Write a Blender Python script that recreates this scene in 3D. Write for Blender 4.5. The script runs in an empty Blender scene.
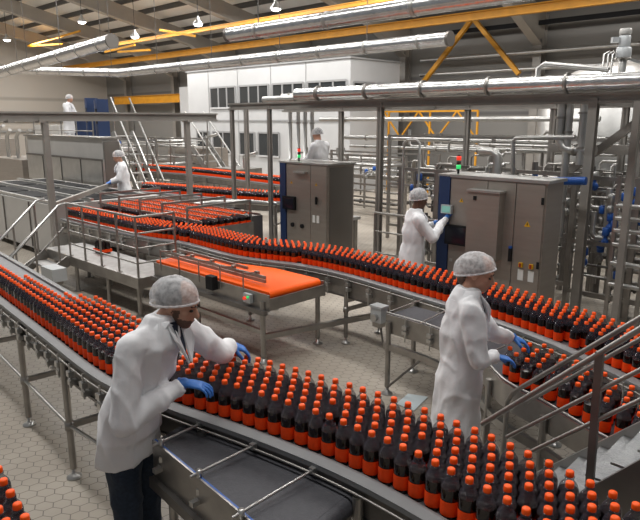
import bpy, math, random
from mathutils import Vector, Matrix, noise
R = random.Random(7)
SC = bpy.context.scene
COL = SC.collection
PI = math.pi
# ------------------------------------------------------------------ camera and layout helpers
FPX = 620.0; PIT = math.radians(12.7); CAMH = 2.6
CP, SP = math.cos(PIT), math.sin(PIT)
def ray(u, v):
    x = (u - 320) / FPX; y = (v - 260) / FPX
    return Vector((x, CP - y * SP, -SP - y * CP))
CAMP = Vector((0, 0, CAMH))
def G(u, v, z):                       # where a sight line meets the level z
    d = ray(u, v); return CAMP + d * ((z - CAMH) / d.z)
def D(u, v, Y):                       # where a sight line is Y metres into the hall
    d = ray(u, v); return CAMP + d * (Y / d.y)
TH = math.radians(44)
UH = Vector((math.cos(TH), -math.sin(TH), 0)); VH = Vector((math.sin(TH), math.cos(TH), 0)); ZH = Vector((0, 0, 1))
def B(u, v, z=0.0):                   # building axes: u along the conveyors, v across them
    return UH * u + VH * v + ZH * z
def UVof(p): return p.dot(UH), p.dot(VH)
def onV(u, v, V):                     # sight line meets the upright plane V
    d = ray(u, v); return CAMP + d * (V / d.dot(VH))
def onU(u, v, U):
    d = ray(u, v); return CAMP + d * (U / d.dot(UH))
def depth(p):
    q = p - CAMP; return q.y * CP - q.z * SP
def proj(p):
    q = p - CAMP; dep = q.y * CP - q.z * SP; dn = -q.y * SP - q.z * CP
    return 320 + FPX * q.x / dep, 260 + FPX * dn / dep

# ------------------------------------------------------------------ materials
def mat(name, col, rough=.5, metal=0.0, noise_amt=0.0, nscale=8.0, bump=0.0, bscale=40.0, emit=None, estr=0, spec=.5, stretch=None):
    m = bpy.data.materials.new(name); m.use_nodes = True
    nt = m.node_tree; b = nt.nodes['Principled BSDF']
    b.inputs['Base Color'].default_value = (*col, 1); b.inputs['Roughness'].default_value = rough
    b.inputs['Metallic'].default_value = metal; b.inputs['Specular IOR Level'].default_value = spec
    tc = None
    if noise_amt or bump:
        tc = nt.nodes.new('ShaderNodeTexCoord'); src = tc.outputs['Object']
        if stretch:
            mp = nt.nodes.new('ShaderNodeMapping'); mp.inputs['Scale'].default_value = stretch
            nt.links.new(src, mp.inputs['Vector']); src = mp.outputs['Vector']
    if noise_amt:
        n = nt.nodes.new('ShaderNodeTexNoise'); n.inputs['Scale'].default_value = nscale; n.inputs['Detail'].default_value = 5
        nt.links.new(src, n.inputs['Vector'])
        r = nt.nodes.new('ShaderNodeValToRGB')
        r.color_ramp.elements[0].position = .3; r.color_ramp.elements[1].position = .7
        r.color_ramp.elements[0].color = (*[max(0, c * (1 - noise_amt)) for c in col], 1)
        r.color_ramp.elements[1].color = (*[min(1, c * (1 + noise_amt)) for c in col], 1)
        nt.links.new(n.outputs['Fac'], r.inputs['Fac']); nt.links.new(r.outputs['Color'], b.inputs['Base Color'])
    if bump:
        n2 = nt.nodes.new('ShaderNodeTexNoise'); n2.inputs['Scale'].default_value = bscale; n2.inputs['Detail'].default_value = 3
        nt.links.new(src, n2.inputs['Vector'])
        bp = nt.nodes.new('ShaderNodeBump'); bp.inputs['Strength'].default_value = bump; bp.inputs['Distance'].default_value = .02
        nt.links.new(n2.outputs['Fac'], bp.inputs['Height']); nt.links.new(bp.outputs['Normal'], b.inputs['Normal'])
    if emit:
        b.inputs['Emission Color'].default_value = (*emit, 1); b.inputs['Emission Strength'].default_value = estr
    return m
def clear_mat(name, col, a0, rough=.1, a1=.8):
    m = bpy.data.materials.new(name); m.use_nodes = True
    nt = m.node_tree; b = nt.nodes['Principled BSDF']
    b.inputs['Base Color'].default_value = (*col, 1); b.inputs['Roughness'].default_value = rough; b.inputs['Specular IOR Level'].default_value = .8
    out = nt.nodes['Material Output']; tr = nt.nodes.new('ShaderNodeBsdfTransparent'); mx = nt.nodes.new('ShaderNodeMixShader')
    lw = nt.nodes.new('ShaderNodeLayerWeight'); lw.inputs['Blend'].default_value = .35
    mp = nt.nodes.new('ShaderNodeMapRange'); mp.inputs['To Min'].default_value = a0; mp.inputs['To Max'].default_value = a1
    nt.links.new(lw.outputs['Facing'], mp.inputs['Value']); nt.links.new(mp.outputs['Result'], mx.inputs['Fac'])
    nt.links.new(tr.outputs[0], mx.inputs[1]); nt.links.new(b.outputs[0], mx.inputs[2]); nt.links.new(mx.outputs[0], out.inputs['Surface'])
    return m
M = {}
M['steel'] = mat('brushed_steel', (.33, .315, .295), .36, .85, .15, 6)
M['steel_lt'] = mat('pale_steel', (.50, .495, .48), .33, .85, .08, 5)
M['steel_dk'] = mat('dark_steel', (.17, .16, .15), .42, .7, .15, 6)
M['frame'] = mat('structural_steel', (.30, .28, .255), .5, .3, .12, 3)
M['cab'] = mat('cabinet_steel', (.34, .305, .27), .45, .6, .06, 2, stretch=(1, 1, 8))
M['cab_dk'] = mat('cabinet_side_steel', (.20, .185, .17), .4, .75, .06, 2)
M['duct'] = mat('duct_foil', (.66, .66, .66), .24, .95, .1, 9, .25, 18)
M['belt'] = mat('grey_belt', (.055, .055, .064), .62, 0, .12, 30, .2, 120)
M['belt_mesh'] = mat('worn_belt', (.17, .17, .18), .5, 0, .15, 20)
M['orange'] = mat('orange_belt', (1.0, .115, .003), .5, 0, .05, 8, spec=.25)
M['cap'] = mat('orange_cap', (1.0, .105, .004), .45, spec=.3)
M['label'] = mat('orange_label', (.92, .065, .003), .5, 0, .1, 30, spec=.25)
M['cola'] = mat('cola', (.012, .006, .005), .07, 0, spec=.6)
M['clear'] = clear_mat('clear_plastic', (.07, .065, .085), .25, .045, .7)
M['clear_far'] = mat('bottle_neck_plastic', (.20, .175, .19), .2)
M['rail'] = mat('guide_rail_grey', (.23, .235, .24), .42, .3, .08, 8)
M['black'] = mat('black_rubber', (.015, .015, .016), .7, spec=.15)
M['white_coat'] = mat('white_cotton', (.80, .80, .82), .85, 0, .03, 12, .12, 26)
M['navy'] = mat('navy_cloth', (.018, .024, .045), .9)
M['jean'] = mat('dark_denim', (.020, .032, .055), .9, 0, .25, 60)
M['glove'] = mat('blue_nitrile', (.035, .17, .55), .45, 0, .08, 30)
M['skin'] = mat('skin_light', (.50, .27, .185), .55)
M['skin_dk'] = mat('skin_brown', (.13, .065, .04), .55)
M['beard'] = mat('beard_hair', (.13, .075, .055), .8)
M['hair'] = mat('dark_hair', (.030, .022, .019), .7, 0, .3, 60)
M['hair_br'] = mat('brown_hair', (.12, .08, .06), .7, 0, .3, 60)
M['lip'] = mat('lips', (.42, .16, .13), .5)
M['eye'] = mat('eye_dark', (.02, .015, .012), .3)
M['shoe'] = mat('shoe_black', (.02, .02, .022), .6)
M['wall'] = mat('grey_panel', (.235, .225, .212), .7, .1, .05, 1.5)
M['wall_be'] = mat('beige_panel', (.48, .435, .385), .75, 0, .05, 1.2)
M['white'] = mat('white_panel', (.50, .50, .50), .6, 0, .03, 2)
M['roof'] = mat('roof_sheet', (.86, .84, .80), .7, 0, .06, .6)
M['beam'] = mat('beam_paint', (.40, .365, .32), .6, 0, .05, 2)
M['purlin'] = mat('purlin_zinc', (.11, .105, .10), .6, .2)
M['yellow'] = mat('crane_yellow', (.62, .28, .012), .5, 0, .1, 3)
M['blue'] = mat('cabinet_blue', (.012, .032, .10), .45)
M['blue_v'] = mat('valve_blue', (.012, .085, .36), .4)
M['screen'] = mat('screen_glass', (.012, .014, .022), .15)
M['hmi'] = mat('display_lit', (.1, .25, .22), .3, emit=(.35, .75, .62), estr=.3)
M['glass'] = mat('window_dark_glass', (.035, .038, .04), .08, spec=.8)
M['win_frame'] = mat('window_frame_grey', (.30, .30, .30), .5)
M['red'] = mat('signal_red', (.8, .03, .015), .35, emit=(1, .05, .02), estr=.6)
M['amber'] = mat('signal_dark', (.05, .02, .015), .35)
M['knob_red'] = mat('switch_red', (.35, .02, .012), .45)
M['green'] = mat('signal_green', (.02, .5, .10), .35, emit=(.05, .9, .25), estr=.5)
M['warn'] = mat('warning_yellow', (.70, .38, .01), .5)
M['tagw'] = mat('tag_white', (.7, .7, .68), .6)
M['box_grey'] = mat('motor_box_grey', (.46, .48, .49), .45, .2)
M['film'] = mat('plastic_film', (.50, .56, .58), .35)
M['lamp'] = mat('lamp_glow', (1, 1, 1), .5, emit=(1, .98, .95), estr=12)
M['tread'] = mat('tread_plate', (.25, .255, .26), .4, .7, .15, 20, .25, 90)
M['pale'] = mat('pale_housing', (.48, .47, .45), .45, .35, .06, 2)
M['deck'] = mat('platform_deck', (.42, .41, .40), .45, .5, .15, 12)
def strip_net():
    m = bpy.data.materials.new('hairnet_mesh'); m.use_nodes = True
    nt = m.node_tree; b = nt.nodes['Principled BSDF']; b.inputs['Base Color'].default_value = (.90, .90, .92, 1); b.inputs['Roughness'].default_value = .8
    out = nt.nodes['Material Output']; tr = nt.nodes.new('ShaderNodeBsdfTransparent'); mx = nt.nodes.new('ShaderNodeMixShader')
    tc = nt.nodes.new('ShaderNodeTexCoord'); vo = nt.nodes.new('ShaderNodeTexNoise'); vo.inputs['Scale'].default_value = 38; vo.inputs['Detail'].default_value = 4
    mp = nt.nodes.new('ShaderNodeMapRange'); mp.inputs['From Min'].default_value = .35; mp.inputs['From Max'].default_value = .65
    mp.inputs['To Min'].default_value = .30; mp.inputs['To Max'].default_value = .56
    nt.links.new(tc.outputs['Object'], vo.inputs['Vector']); nt.links.new(vo.outputs['Fac'], mp.inputs['Value']); nt.links.new(mp.outputs['Result'], mx.inputs['Fac'])
    nt.links.new(tr.outputs[0], mx.inputs[1]); nt.links.new(b.outputs[0], mx.inputs[2]); nt.links.new(mx.outputs[0], out.inputs['Surface'])
    return m
M['net'] = strip_net()
def hex_floor():
    m = bpy.data.materials.new('hexagon_floor_tiles'); m.use_nodes = True
    nt = m.node_tree; b = nt.nodes['Principled BSDF']; L = nt.links
    def vm(op, a, c=None):
        n = nt.nodes.new('ShaderNodeVectorMath'); n.operation = op
        if hasattr(a, 'links'): L.new(a, n.inputs[0])
        else: n.inputs[0].default_value = a
        if c is not None:
            if hasattr(c, 'links'): L.new(c, n.inputs[1])
            else: n.inputs[1].default_value = c
        return n
    def mt(op, a, c):
        n = nt.nodes.new('ShaderNodeMath'); n.operation = op
        for i, q in enumerate((a, c)):
            if hasattr(q, 'links'): L.new(q, n.inputs[i])
            else: n.inputs[i].default_value = q
        return n.outputs[0]
    tc = nt.nodes.new('ShaderNodeTexCoord')
    mp = nt.nodes.new('ShaderNodeMapping'); mp.inputs['Rotation'].default_value = (0, 0, TH); mp.inputs['Scale'].default_value = (8.4, 10.4, 0)
    L.new(tc.outputs['Object'], mp.inputs['Vector'])
    p = vm('ADD', mp.outputs['Vector'], (400, 400 * 1.732, 0)).outputs[0]
    per = (1, 1.7320508, 1); half = (.5, .8660254, .5)
    a = vm('SUBTRACT', vm('MODULO', p, per).outputs[0], half).outputs[0]
    c = vm('SUBTRACT', vm('MODULO', vm('ADD', p, half).outputs[0], per).outputs[0], half).outputs[0]
    def hd(q):
        q = vm('MULTIPLY', vm('ABSOLUTE', q).outputs[0], (1, 1, 0)).outputs[0]
        s = nt.nodes.new('ShaderNodeSeparateXYZ'); L.new(q, s.inputs[0])
        return mt('MAXIMUM', s.outputs[0], vm('DOT_PRODUCT', q, (.5, .8660254, 0)).outputs['Value'])
    h = mt('MINIMUM', hd(a), hd(c))
    g = nt.nodes.new('ShaderNodeMapRange'); g.inputs['From Min'].default_value = .462; g.inputs['From Max'].default_value = .488
    L.new(h, g.inputs['Value'])
    n1 = nt.nodes.new('ShaderNodeTexNoise'); n1.inputs['Scale'].default_value = .9; n1.inputs['Detail'].default_value = 6
    L.new(tc.outputs['Object'], n1.inputs['Vector'])
    r = nt.nodes.new('ShaderNodeValToRGB'); r.color_ramp.elements[0].position = .32; r.color_ramp.elements[1].position = .68
    r.color_ramp.elements[0].color = (.29, .25, .205, 1); r.color_ramp.elements[1].color = (.43, .385, .325, 1)
    L.new(n1.outputs['Fac'], r.inputs['Fac'])
    mx = nt.nodes.new('ShaderNodeMix'); mx.data_type = 'RGBA'
    L.new(g.outputs['Result'], mx.inputs['Factor']); L.new(r.outputs['Color'], mx.inputs['A']); mx.inputs['B'].default_value = (.12, .107, .095, 1)
    L.new(mx.outputs['Result'], b.inputs['Base Color']); b.inputs['Roughness'].default_value = .5
    return m
M['floor'] = hex_floor()
def panel_wall(name, c0, c1, step, axis):
    m = bpy.data.materials.new(name); m.use_nodes = True
    nt = m.node_tree; b = nt.nodes['Principled BSDF']; L = nt.links; b.inputs['Roughness'].default_value = .7
    tc = nt.nodes.new('ShaderNodeTexCoord'); w = nt.nodes.new('ShaderNodeTexWave'); w.bands_direction = axis; w.inputs['Scale'].default_value = step
    rp = nt.nodes.new('ShaderNodeValToRGB'); rp.color_ramp.elements[0].position = 0; rp.color_ramp.elements[1].position = .05
    rp.color_ramp.elements[0].color = (*c1, 1); rp.color_ramp.elements[1].color = (*c0, 1)
    L.new(tc.outputs['Object'], w.inputs['Vector']); L.new(w.outputs['Fac'], rp.inputs['Fac']); L.new(rp.outputs['Color'], b.inputs['Base Color'])
    return m
M['wall_p'] = panel_wall('grey_wall_panels', (.245, .235, .22), (.13, .125, .12), .22, 'Z')
M['wall_bp'] = panel_wall('beige_wall_panels', (.50, .455, .40), (.36, .33, .29), .16, 'Z')

# ------------------------------------------------------------------ mesh builder
OFF = {}
class MB:
    def __init__(s): s.v = []; s.f = []; s.m = []; s.s = []
    def add(s, vs, fs, mi=0, smooth=False):
        o = len(s.v); s.v += [Vector(q) for q in vs]
        for f in fs: s.f.append([i + o for i in f]); s.m.append(mi); s.s.append(smooth)
        return s
    def box(s, c, sx, sy, sz, X=None, Y=None, Z=None, mi=0):
        X = X or Vector((1, 0, 0)); Y = Y or Vector((0, 1, 0)); Z = Z or Vector((0, 0, 1)); c = Vector(c)
        vs = [c + X * (sx / 2 * a) + Y * (sy / 2 * b) + Z * (sz / 2 * d) for a in (-1, 1) for b in (-1, 1) for d in (-1, 1)]
        return s.add(vs, [(0, 1, 3, 2), (4, 6, 7, 5), (0, 4, 5, 1), (2, 3, 7, 6), (0, 2, 6, 4), (1, 5, 7, 3)], mi)
    def bb(s, u0, u1, v0, v1, z0, z1, mi=0):      # box on the building axes
        return s.box(B((u0 + u1) / 2, (v0 + v1) / 2, (z0 + z1) / 2), u1 - u0, v1 - v0, z1 - z0, UH, VH, ZH, mi)
    def bar(s, p, q, w, h=None, mi=0, up=ZH):     # rectangular bar between two points
        p = Vector(p); q = Vector(q); h = h or w
        X = (q - p); l = X.length
        if l < 1e-6: return s
        X = X / l
        Y = up.cross(X)
        if Y.length < 1e-3: Y = UH.copy(); Y = (Y - X * Y.dot(X))
        Y.normalize(); Z = X.cross(Y)
        return s.box((p + q) / 2, l, w, h, X, Y, Z, mi)
    def tube(s, pts, r, n=8, mi=0, cap=True):
        pts = [Vector(p) for p in pts]; k = len(pts); rr = r if isinstance(r, (list, tuple)) else [r] * k
        vs = []; N = None
        for i in range(k):
            t = (pts[min(i + 1, k - 1)] - pts[max(i - 1, 0)])
            if t.length < 1e-9: t = Vector((0, 0, 1))
            t.normalize()
            if N is None:
                N = t.cross(Vector((0, 0, 1)))
                if N.length < 1e-3: N = t.cross(Vector((1, 0, 0)))
            N = N - t * N.dot(t); N.normalize(); Bn = t.cross(N)
            for j in range(n):
                a = 2 * PI * j / n; vs.append(pts[i] + (N * math.cos(a) + Bn * math.sin(a)) * rr[i])
        fs = [(i * n + j, i * n + (j + 1) % n, (i + 1) * n + (j + 1) % n, (i + 1) * n + j) for i in range(k - 1) for j in range(n)]
        s.add(vs, fs, mi, True)
        if cap: s.add(vs[:n], [tuple(range(n))[::-1]], mi); s.add(vs[-n:], [tuple(range(n))], mi)
        return s
    def lathe(s, prof, c=(0, 0, 0), n=16, mi=0, X=None, Y=None, Z=None, capb=True, capt=True, smooth=True):
        X = X or Vector((1, 0, 0)); Y = Y or Vector((0, 1, 0)); Z = Z or Vector((0, 0, 1)); c = Vector(c)
        vs = [c + (X * math.cos(2 * PI * j / n) + Y * math.sin(2 * PI * j / n)) * r + Z * z for r, z in prof for j in range(n)]
        fs = [(i * n + j, i * n + (j + 1) % n, (i + 1) * n + (j + 1) % n, (i + 1) * n + j) for i in range(len(prof) - 1) for j in range(n)]
        if capb: fs.append(tuple(range(n))[::-1])
        if capt: fs.append(tuple(range(len(vs) - n, len(vs))))
        return s.add(vs, fs, mi, smooth)
    def ell(s, c, rx, ry, rz, X=None, Y=None, Z=None, n=16, mi=0):
        X = X or Vector((1, 0, 0)); Y = Y or Vector((0, 1, 0)); Z = Z or Vector((0, 0, 1)); c = Vector(c); k = max(6, n // 2)
        vs = [c - Z * rz]
        for i in range(1, k):
            a = -PI / 2 + PI * i / k
            for j in range(n):
                b = 2 * PI * j / n; vs.append(c + X * (rx * math.cos(a) * math.cos(b)) + Y * (ry * math.cos(a) * math.sin(b)) + Z * (rz * math.sin(a)))
        vs.append(c + Z * rz); t = len(vs) - 1
        fs = [(0, 1 + (j + 1) % n, 1 + j) for j in range(n)]
        fs += [(1 + (i - 1) * n + j, 1 + (i - 1) * n + (j + 1) % n, 1 + i * n + (j + 1) % n, 1 + i * n + j) for i in range(1, k - 1) for j in range(n)]
        fs += [(1 + (k - 2) * n + j, 1 + (k - 2) * n + (j + 1) % n, t) for j in range(n)]
        return s.add(vs, fs, mi, True)
    def capsule(s, p, q, r0, r1, n=12):
        p = Vector(p); q = Vector(q); t = q - p; l = t.length; t = t / max(l, 1e-6)
        pts = []; rr = []
        for a in (-80, -55, -28): pts.append(p + t * (r0 * math.sin(math.radians(a)))); rr.append(r0 * math.cos(math.radians(a)))
        pts += [p, q]; rr += [r0, r1]
        for a in (28, 55, 80): pts.append(q + t * (r1 * math.sin(math.radians(a)))); rr.append(r1 * math.cos(math.radians(a)))
        return s.tube(pts, rr, n)
    def loft(s, secs, n=20, mi=0):                # (centre, rx, ry, X, Y)
        vs = []
        for c, rx, ry, X, Y in secs:
            for j in range(n):
                a = 2 * PI * j / n; vs.append(Vector(c) + X * (rx * math.cos(a)) + Y * (ry * math.sin(a)))
        k = len(secs)
        fs = [(i * n + j, i * n + (j + 1) % n, (i + 1) * n + (j + 1) % n, (i + 1) * n + j) for i in range(k - 1) for j in range(n)]
        fs += [tuple(range(n))[::-1], tuple(range((k - 1) * n, k * n))]
        return s.add(vs, fs, mi, True)
    def sweep(s, pts, prof, mi=0, smooth=False):  # prof: closed polygon of (across, height), across = left of travel
        nr = normals(pts); k = len(prof)
        vs = [Vector((p.x, p.y, 0)) + n * a + ZH * (z + p.z) for p, n in zip(pts, nr) for a, z in prof]
        fs = [(i * k + j, (i + 1) * k + j, (i + 1) * k + (j + 1) % k, i * k + (j + 1) % k) for i in range(len(pts) - 1) for j in range(k)]
        s.add(vs, fs, mi, smooth)
        s.add(vs[:k], [tuple(range(k))], mi); s.add(vs[-k:], [tuple(range(k))[::-1]], mi)
        return s
    def mesh(s, name, mats, off=Vector((0, 0, 0))):
        me = bpy.data.meshes.new(name); me.from_pydata([v - off for v in s.v], [], s.f)
        for m in (mats if isinstance(mats, (list, tuple)) else [mats]): me.materials.append(M[m] if isinstance(m, str) else m)
        me.polygons.foreach_set('material_index', s.m); me.polygons.foreach_set('use_smooth', s.s); me.update()
        return me
    def build(s, name, mats, parent=None, loc=None):
        off = OFF[parent.name] if parent else Vector(loc or (0, 0, 0))
        o = bpy.data.objects.new(name, s.mesh(name, mats, off)); COL.objects.link(o)
        if parent: o.parent = parent
        else: o.location = off
        OFF[o.name] = off
        return o
def tag(o, label, cat, group=None, kind=None):
    o['label'] = label; o['category'] = cat
    if group: o['group'] = group
    if kind: o['kind'] = kind
    return o
def thing(name, label, cat, loc, group=None):
    o = bpy.data.objects.new(name, None); COL.objects.link(o); o.location = Vector(loc); o.empty_display_size = .1
    OFF[o.name] = Vector(loc); return tag(o, label, cat, group)
def normals(pts):
    out = []
    for i in range(len(pts)):
        t = pts[min(i + 1, len(pts) - 1)] - pts[max(i - 1, 0)]; t = Vector((t.x, t.y, 0)); t.normalize()
        out.append(Vector((-t.y, t.x, 0)))
    return out
def smooth_path(pts, step=.12):
    P = [Vector(p) for p in pts]; P = [P[0] * 2 - P[1]] + P + [P[-1] * 2 - P[-2]]; out = []
    for i in range(1, len(P) - 2):
        a, b, c, d = P[i - 1:i + 3]; n = max(2, int((c - b).length / step))
        for k in range(n):
            t = k / n; out.append(.5 * ((2 * b) + (c - a) * t + (2 * a - 5 * b + 4 * c - d) * t * t + (3 * b - a - 3 * c + d) * t ** 3))
    out.append(P[-2]); return out
def offset(pts, n): return [p + q * n for p, q in zip(pts, normals(pts))]
def resample(pts, step, start=0.0):
    out = []; d = start; acc = 0
    for a, b in zip(pts, pts[1:]):
        l = (b - a).length
        while d <= acc + l + 1e-9:
            t = (d - acc) / l; out.append((a.lerp(b, t), (b - a).normalized(), d)); d += step
        acc += l
    return out
def at_s(pts, s):
    acc = 0
    for a, b in zip(pts, pts[1:]):
        l = (b - a).length
        if s <= acc + l: return a.lerp(b, (s - acc) / l), (b - a).normalized()
        acc += l
    return pts[-1].copy(), (pts[-1] - pts[-2]).normalized()
def length(pts): return sum((b - a).length for a, b in zip(pts, pts[1:]))
def fuse(mb, voxel, smooth=4, ripple=0.0, rsize=.16):
    tmp = bpy.data.objects.new('tmp', mb.mesh('tmp', 'steel')); COL.objects.link(tmp)
    r = tmp.modifiers.new('r', 'REMESH'); r.mode = 'VOXEL'; r.voxel_size = voxel
    sm = tmp.modifiers.new('s', 'SMOOTH'); sm.iterations = smooth; sm.factor = .5
    dg = bpy.context.evaluated_depsgraph_get(); dg.update()
    me = bpy.data.meshes.new_from_object(tmp.evaluated_get(dg))
    out = MB(); out.v = [v.co.copy() for v in me.vertices]; out.f = [list(p.vertices) for p in me.polygons]
    if ripple:
        for v, sv in zip(out.v, me.vertices):
            q = sv.co
            w = noise.noise(Vector((q.x / rsize, q.y / rsize, q.z / (rsize * 1.9)))) + .6 * noise.noise(Vector((q.x * 2.3 / rsize + 9, q.y * 2.3 / rsize, q.z * 1.3 / rsize)))
            rg = (1 - abs(noise.noise(Vector((q.x / rsize * .9 + 3, q.y / rsize * .9, q.z / rsize * .45 + q.x * 3))))) ** 5
            v += sv.normal * (w * ripple + (rg - .25) * ripple * .9)
    out.m = [0] * len(out.f); out.s = [True] * len(out.f)
    bpy.data.objects.remove(tmp); bpy.data.meshes.remove(me)
    return out

ORD = ['zeroth', 'first', 'second', 'third', 'fourth', 'fifth', 'sixth', 'seventh', 'eighth', 'ninth', 'tenth', 'eleventh', 'twelfth', 'thirteenth', 'fourteenth',
       'fifteenth', 'sixteenth', 'seventeenth', 'eighteenth', 'nineteenth']
TENS = ['', '', 'twent', 'thirt', 'fort', 'fift', 'sixt', 'sevent', 'eight', 'ninet']
def nth(n):
    if n < 20: return ORD[n]
    if n >= 100: return 'hundred-and-' + nth(n - 100) if n > 100 else 'hundredth'
    return TENS[n // 10] + ('ieth' if n % 10 == 0 else 'y-' + ORD[n % 10])

# ================================================================== THE SETTING
def struct(name, mb, m, label, cat, parent=None):
    o = mb.build(name, m, parent)
    if not parent: tag(o, label, cat, kind='structure')
    return o
def roofz(V): return 6.5 + .22 * (22 - V)
VW, UW = 22.0, -42.0
mb = MB(); mb.add([B(UW, -8), B(8, -8), B(8, VW), B(UW, VW)], [(0, 1, 2, 3)])
struct('floor', mb, 'floor', 'hall floor of pale hexagonal tiles', 'floor')
mb = MB(); mb.bb(UW, 10, VW, VW + .2, 0, 6.6); struct('wall_far', mb, 'wall_p', 'grey panelled long wall of the hall', 'wall')
mb = MB(); a = [B(UW, -8), B(UW, VW), B(UW, VW, 6.5), B(UW, -8, roofz(-8))]; b2 = [p - UH * .2 for p in a]
mb.add(a + b2, [(0, 1, 2, 3), (7, 6, 5, 4), (0, 4, 5, 1), (1, 5, 6, 2), (2, 6, 7, 3), (3, 7, 4, 0)])
struct('wall_left', mb, 'wall_bp', 'beige panelled gable wall of the hall', 'wall')
mb = MB(); a = [B(UW - .2, VW + .2, roofz(VW + .2)), B(10, VW + .2, roofz(VW + .2)), B(10, -8, roofz(-8)), B(UW - .2, -8, roofz(-8))]; b2 = [p + ZH * .12 for p in a]
mb.add(a + b2, [(0, 1, 2, 3), (7, 6, 5, 4), (0, 4, 5, 1), (1, 5, 6, 2), (2, 6, 7, 3), (3, 7, 4, 0)])
ceil = struct('ceiling', mb, 'roof', 'pale sheet metal roof of the hall', 'ceiling')
for i in range(24):
    V = 21.4 - i * 1.2
    mb = MB(); mb.bar(B(UW, V, roofz(V) - .1), B(9, V, roofz(V) - .1), .11, .2); mb.build('purlin', 'purlin', ceil)
FR = [-4.6, -10.3, -16.1, -21.9, -27.5, -33.1, -38.7]
for i, U in enumerate(FR):
    mb = MB()
    def prism(poly, w, mb=mb, U=U):
        n = len(poly); vs = [B(U - w / 2, v, z) for v, z in poly] + [B(U + w / 2, v, z) for v, z in poly]
        mb.add(vs, [tuple(range(n)), tuple(range(n, 2 * n))[::-1]] + [(j, n + j, n + (j + 1) % n, (j + 1) % n) for j in range(n)])
    top = [(21.9, roofz(21.9) - .22), (-7.5, roofz(-7.5) - .22)]
    prism([(21.9, roofz(21.9) - .22), (-7.5, roofz(-7.5) - .22), (-7.5, roofz(-7.5) - .86), (19.0, roofz(19.0) - .86), (21.6, 5.15), (21.9, 5.15)], .14)
    mb.bar(B(U, -7.5, roofz(-7.5) - .87), B(U, 19.0, roofz(19) - .87), .34, .035); mb.bar(B(U, 19.0, roofz(19) - .87), B(U, 21.6, 5.14), .34, .035)
    o = struct('roof_beam', mb, 'beam', f'{nth(i + 1)} sloping roof beam from the camera end of the hall', 'roof beam')
    mb = MB(); mb.bb(U - .15, U + .15, 21.55, 21.58, 0, 5.35); mb.bb(U - .15, U + .15, 21.92, 21.95, 0, 6.2); mb.bb(U - .03, U + .03, 21.58, 21.92, 0, 5.4)
    struct('wall_column', mb, 'frame', f'steel wall column under the {nth(i + 1)} roof beam', 'column')
# rails on the far wall and the beige wall
for i, (z, lab) in enumerate(((4.9, 'upper'), (4.35, 'lower'))):
    mb = MB(); mb.tube([B(-15, 21.3, z), B(6, 21.3, z)], .07, 8)
    for U in (-13, -10, -7, -4, -1, 2): mb.bar(B(U, 21.3, z), B(U, 22, z), .05)
    tag(mb.build('wall_pipe', 'steel_lt'), f'{lab} of the two grey pipes running along the grey panel wall', 'pipe')
mb = MB(); mb.bar(B(-14.5, 21.4, 5.86), B(6, 21.4, 5.86), .10, .15); tag(mb.build('cable_tray', 'black'), 'black cable tray running high along the grey panel wall', 'cable tray')
for i, z in enumerate((3.1, 2.55, 1.9)):
    mb = MB(); mb.bar(B(UW + .08, 2, z), B(UW + .08, 21.5, z), .1, .1)
    struct('trim_%d' % (i + 1), mb, 'steel_lt', ['highest', 'middle', 'lowest'][i] + ' horizontal rail on the beige gable wall', 'wall rail')
# overhead crane: yellow runway beams, bracing
def ibeam(mb, p, q, w, h):
    mb.bar(p, q, .03, h); mb.bar(p + ZH * h / 2, q + ZH * h / 2, w, .03); mb.bar(p - ZH * h / 2, q - ZH * h / 2, w, .03)
mb = MB(); ibeam(mb, B(-41, 18.6, 5.86), B(8, 18.6, 5.86), .18, .24)
tag(mb.build('crane_beam', 'yellow'), 'long yellow crane runway beam under the eaves of the grey wall', 'crane beam')
mb = MB(); ibeam(mb, B(-41, 17.0, 6.45), B(8, 17.0, 6.45), .10, .13)
tag(mb.build('crane_beam', 'yellow'), 'upper yellow crane beam under the roof sheets above the ducts', 'crane beam')
mb = MB(); ibeam(mb, B(-39, 20.9, 3.85), B(-26.5, 20.9, 3.85), .25, .45)
tag(mb.build('crane_beam', 'yellow'), 'yellow beam behind the white office near the corner of the hall', 'crane beam')
br = thing('wall_brace', 'yellow inverted V brace on the grey wall beside the column', 'brace', B(-11.8, 21.2))
for q in ((422, 84), (519, 74)):
    mb = MB(); mb.bar(onV(473, 18, 21.2), onV(*q, 21.2), .15, .15); mb.build('strut', 'yellow', br)
# yellow roof struts between beams
for i, (a, b) in enumerate((((28, 46), (80, 31)), ((30, 46), (62, 44)), ((105, 52), (135, 45)), ((118, 52), (150, 50)), ((160, 30), (195, 36)), ((8, 22), (40, 10)))):
    p = onV(*a, 15.5); q = onV(*b, 15.5)
    mb = MB(); mb.bar(p, q, .07, .09)
    tag(mb.build('roof_strut', 'yellow'), 'thin yellow strut ' + ['low over the beige wall', 'level with the beige wall top', 'slanting above the duct bend', 'level above the duct bend', 'under the middle roof beam', 'near the top edge of the picture'][i], 'strut')
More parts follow.
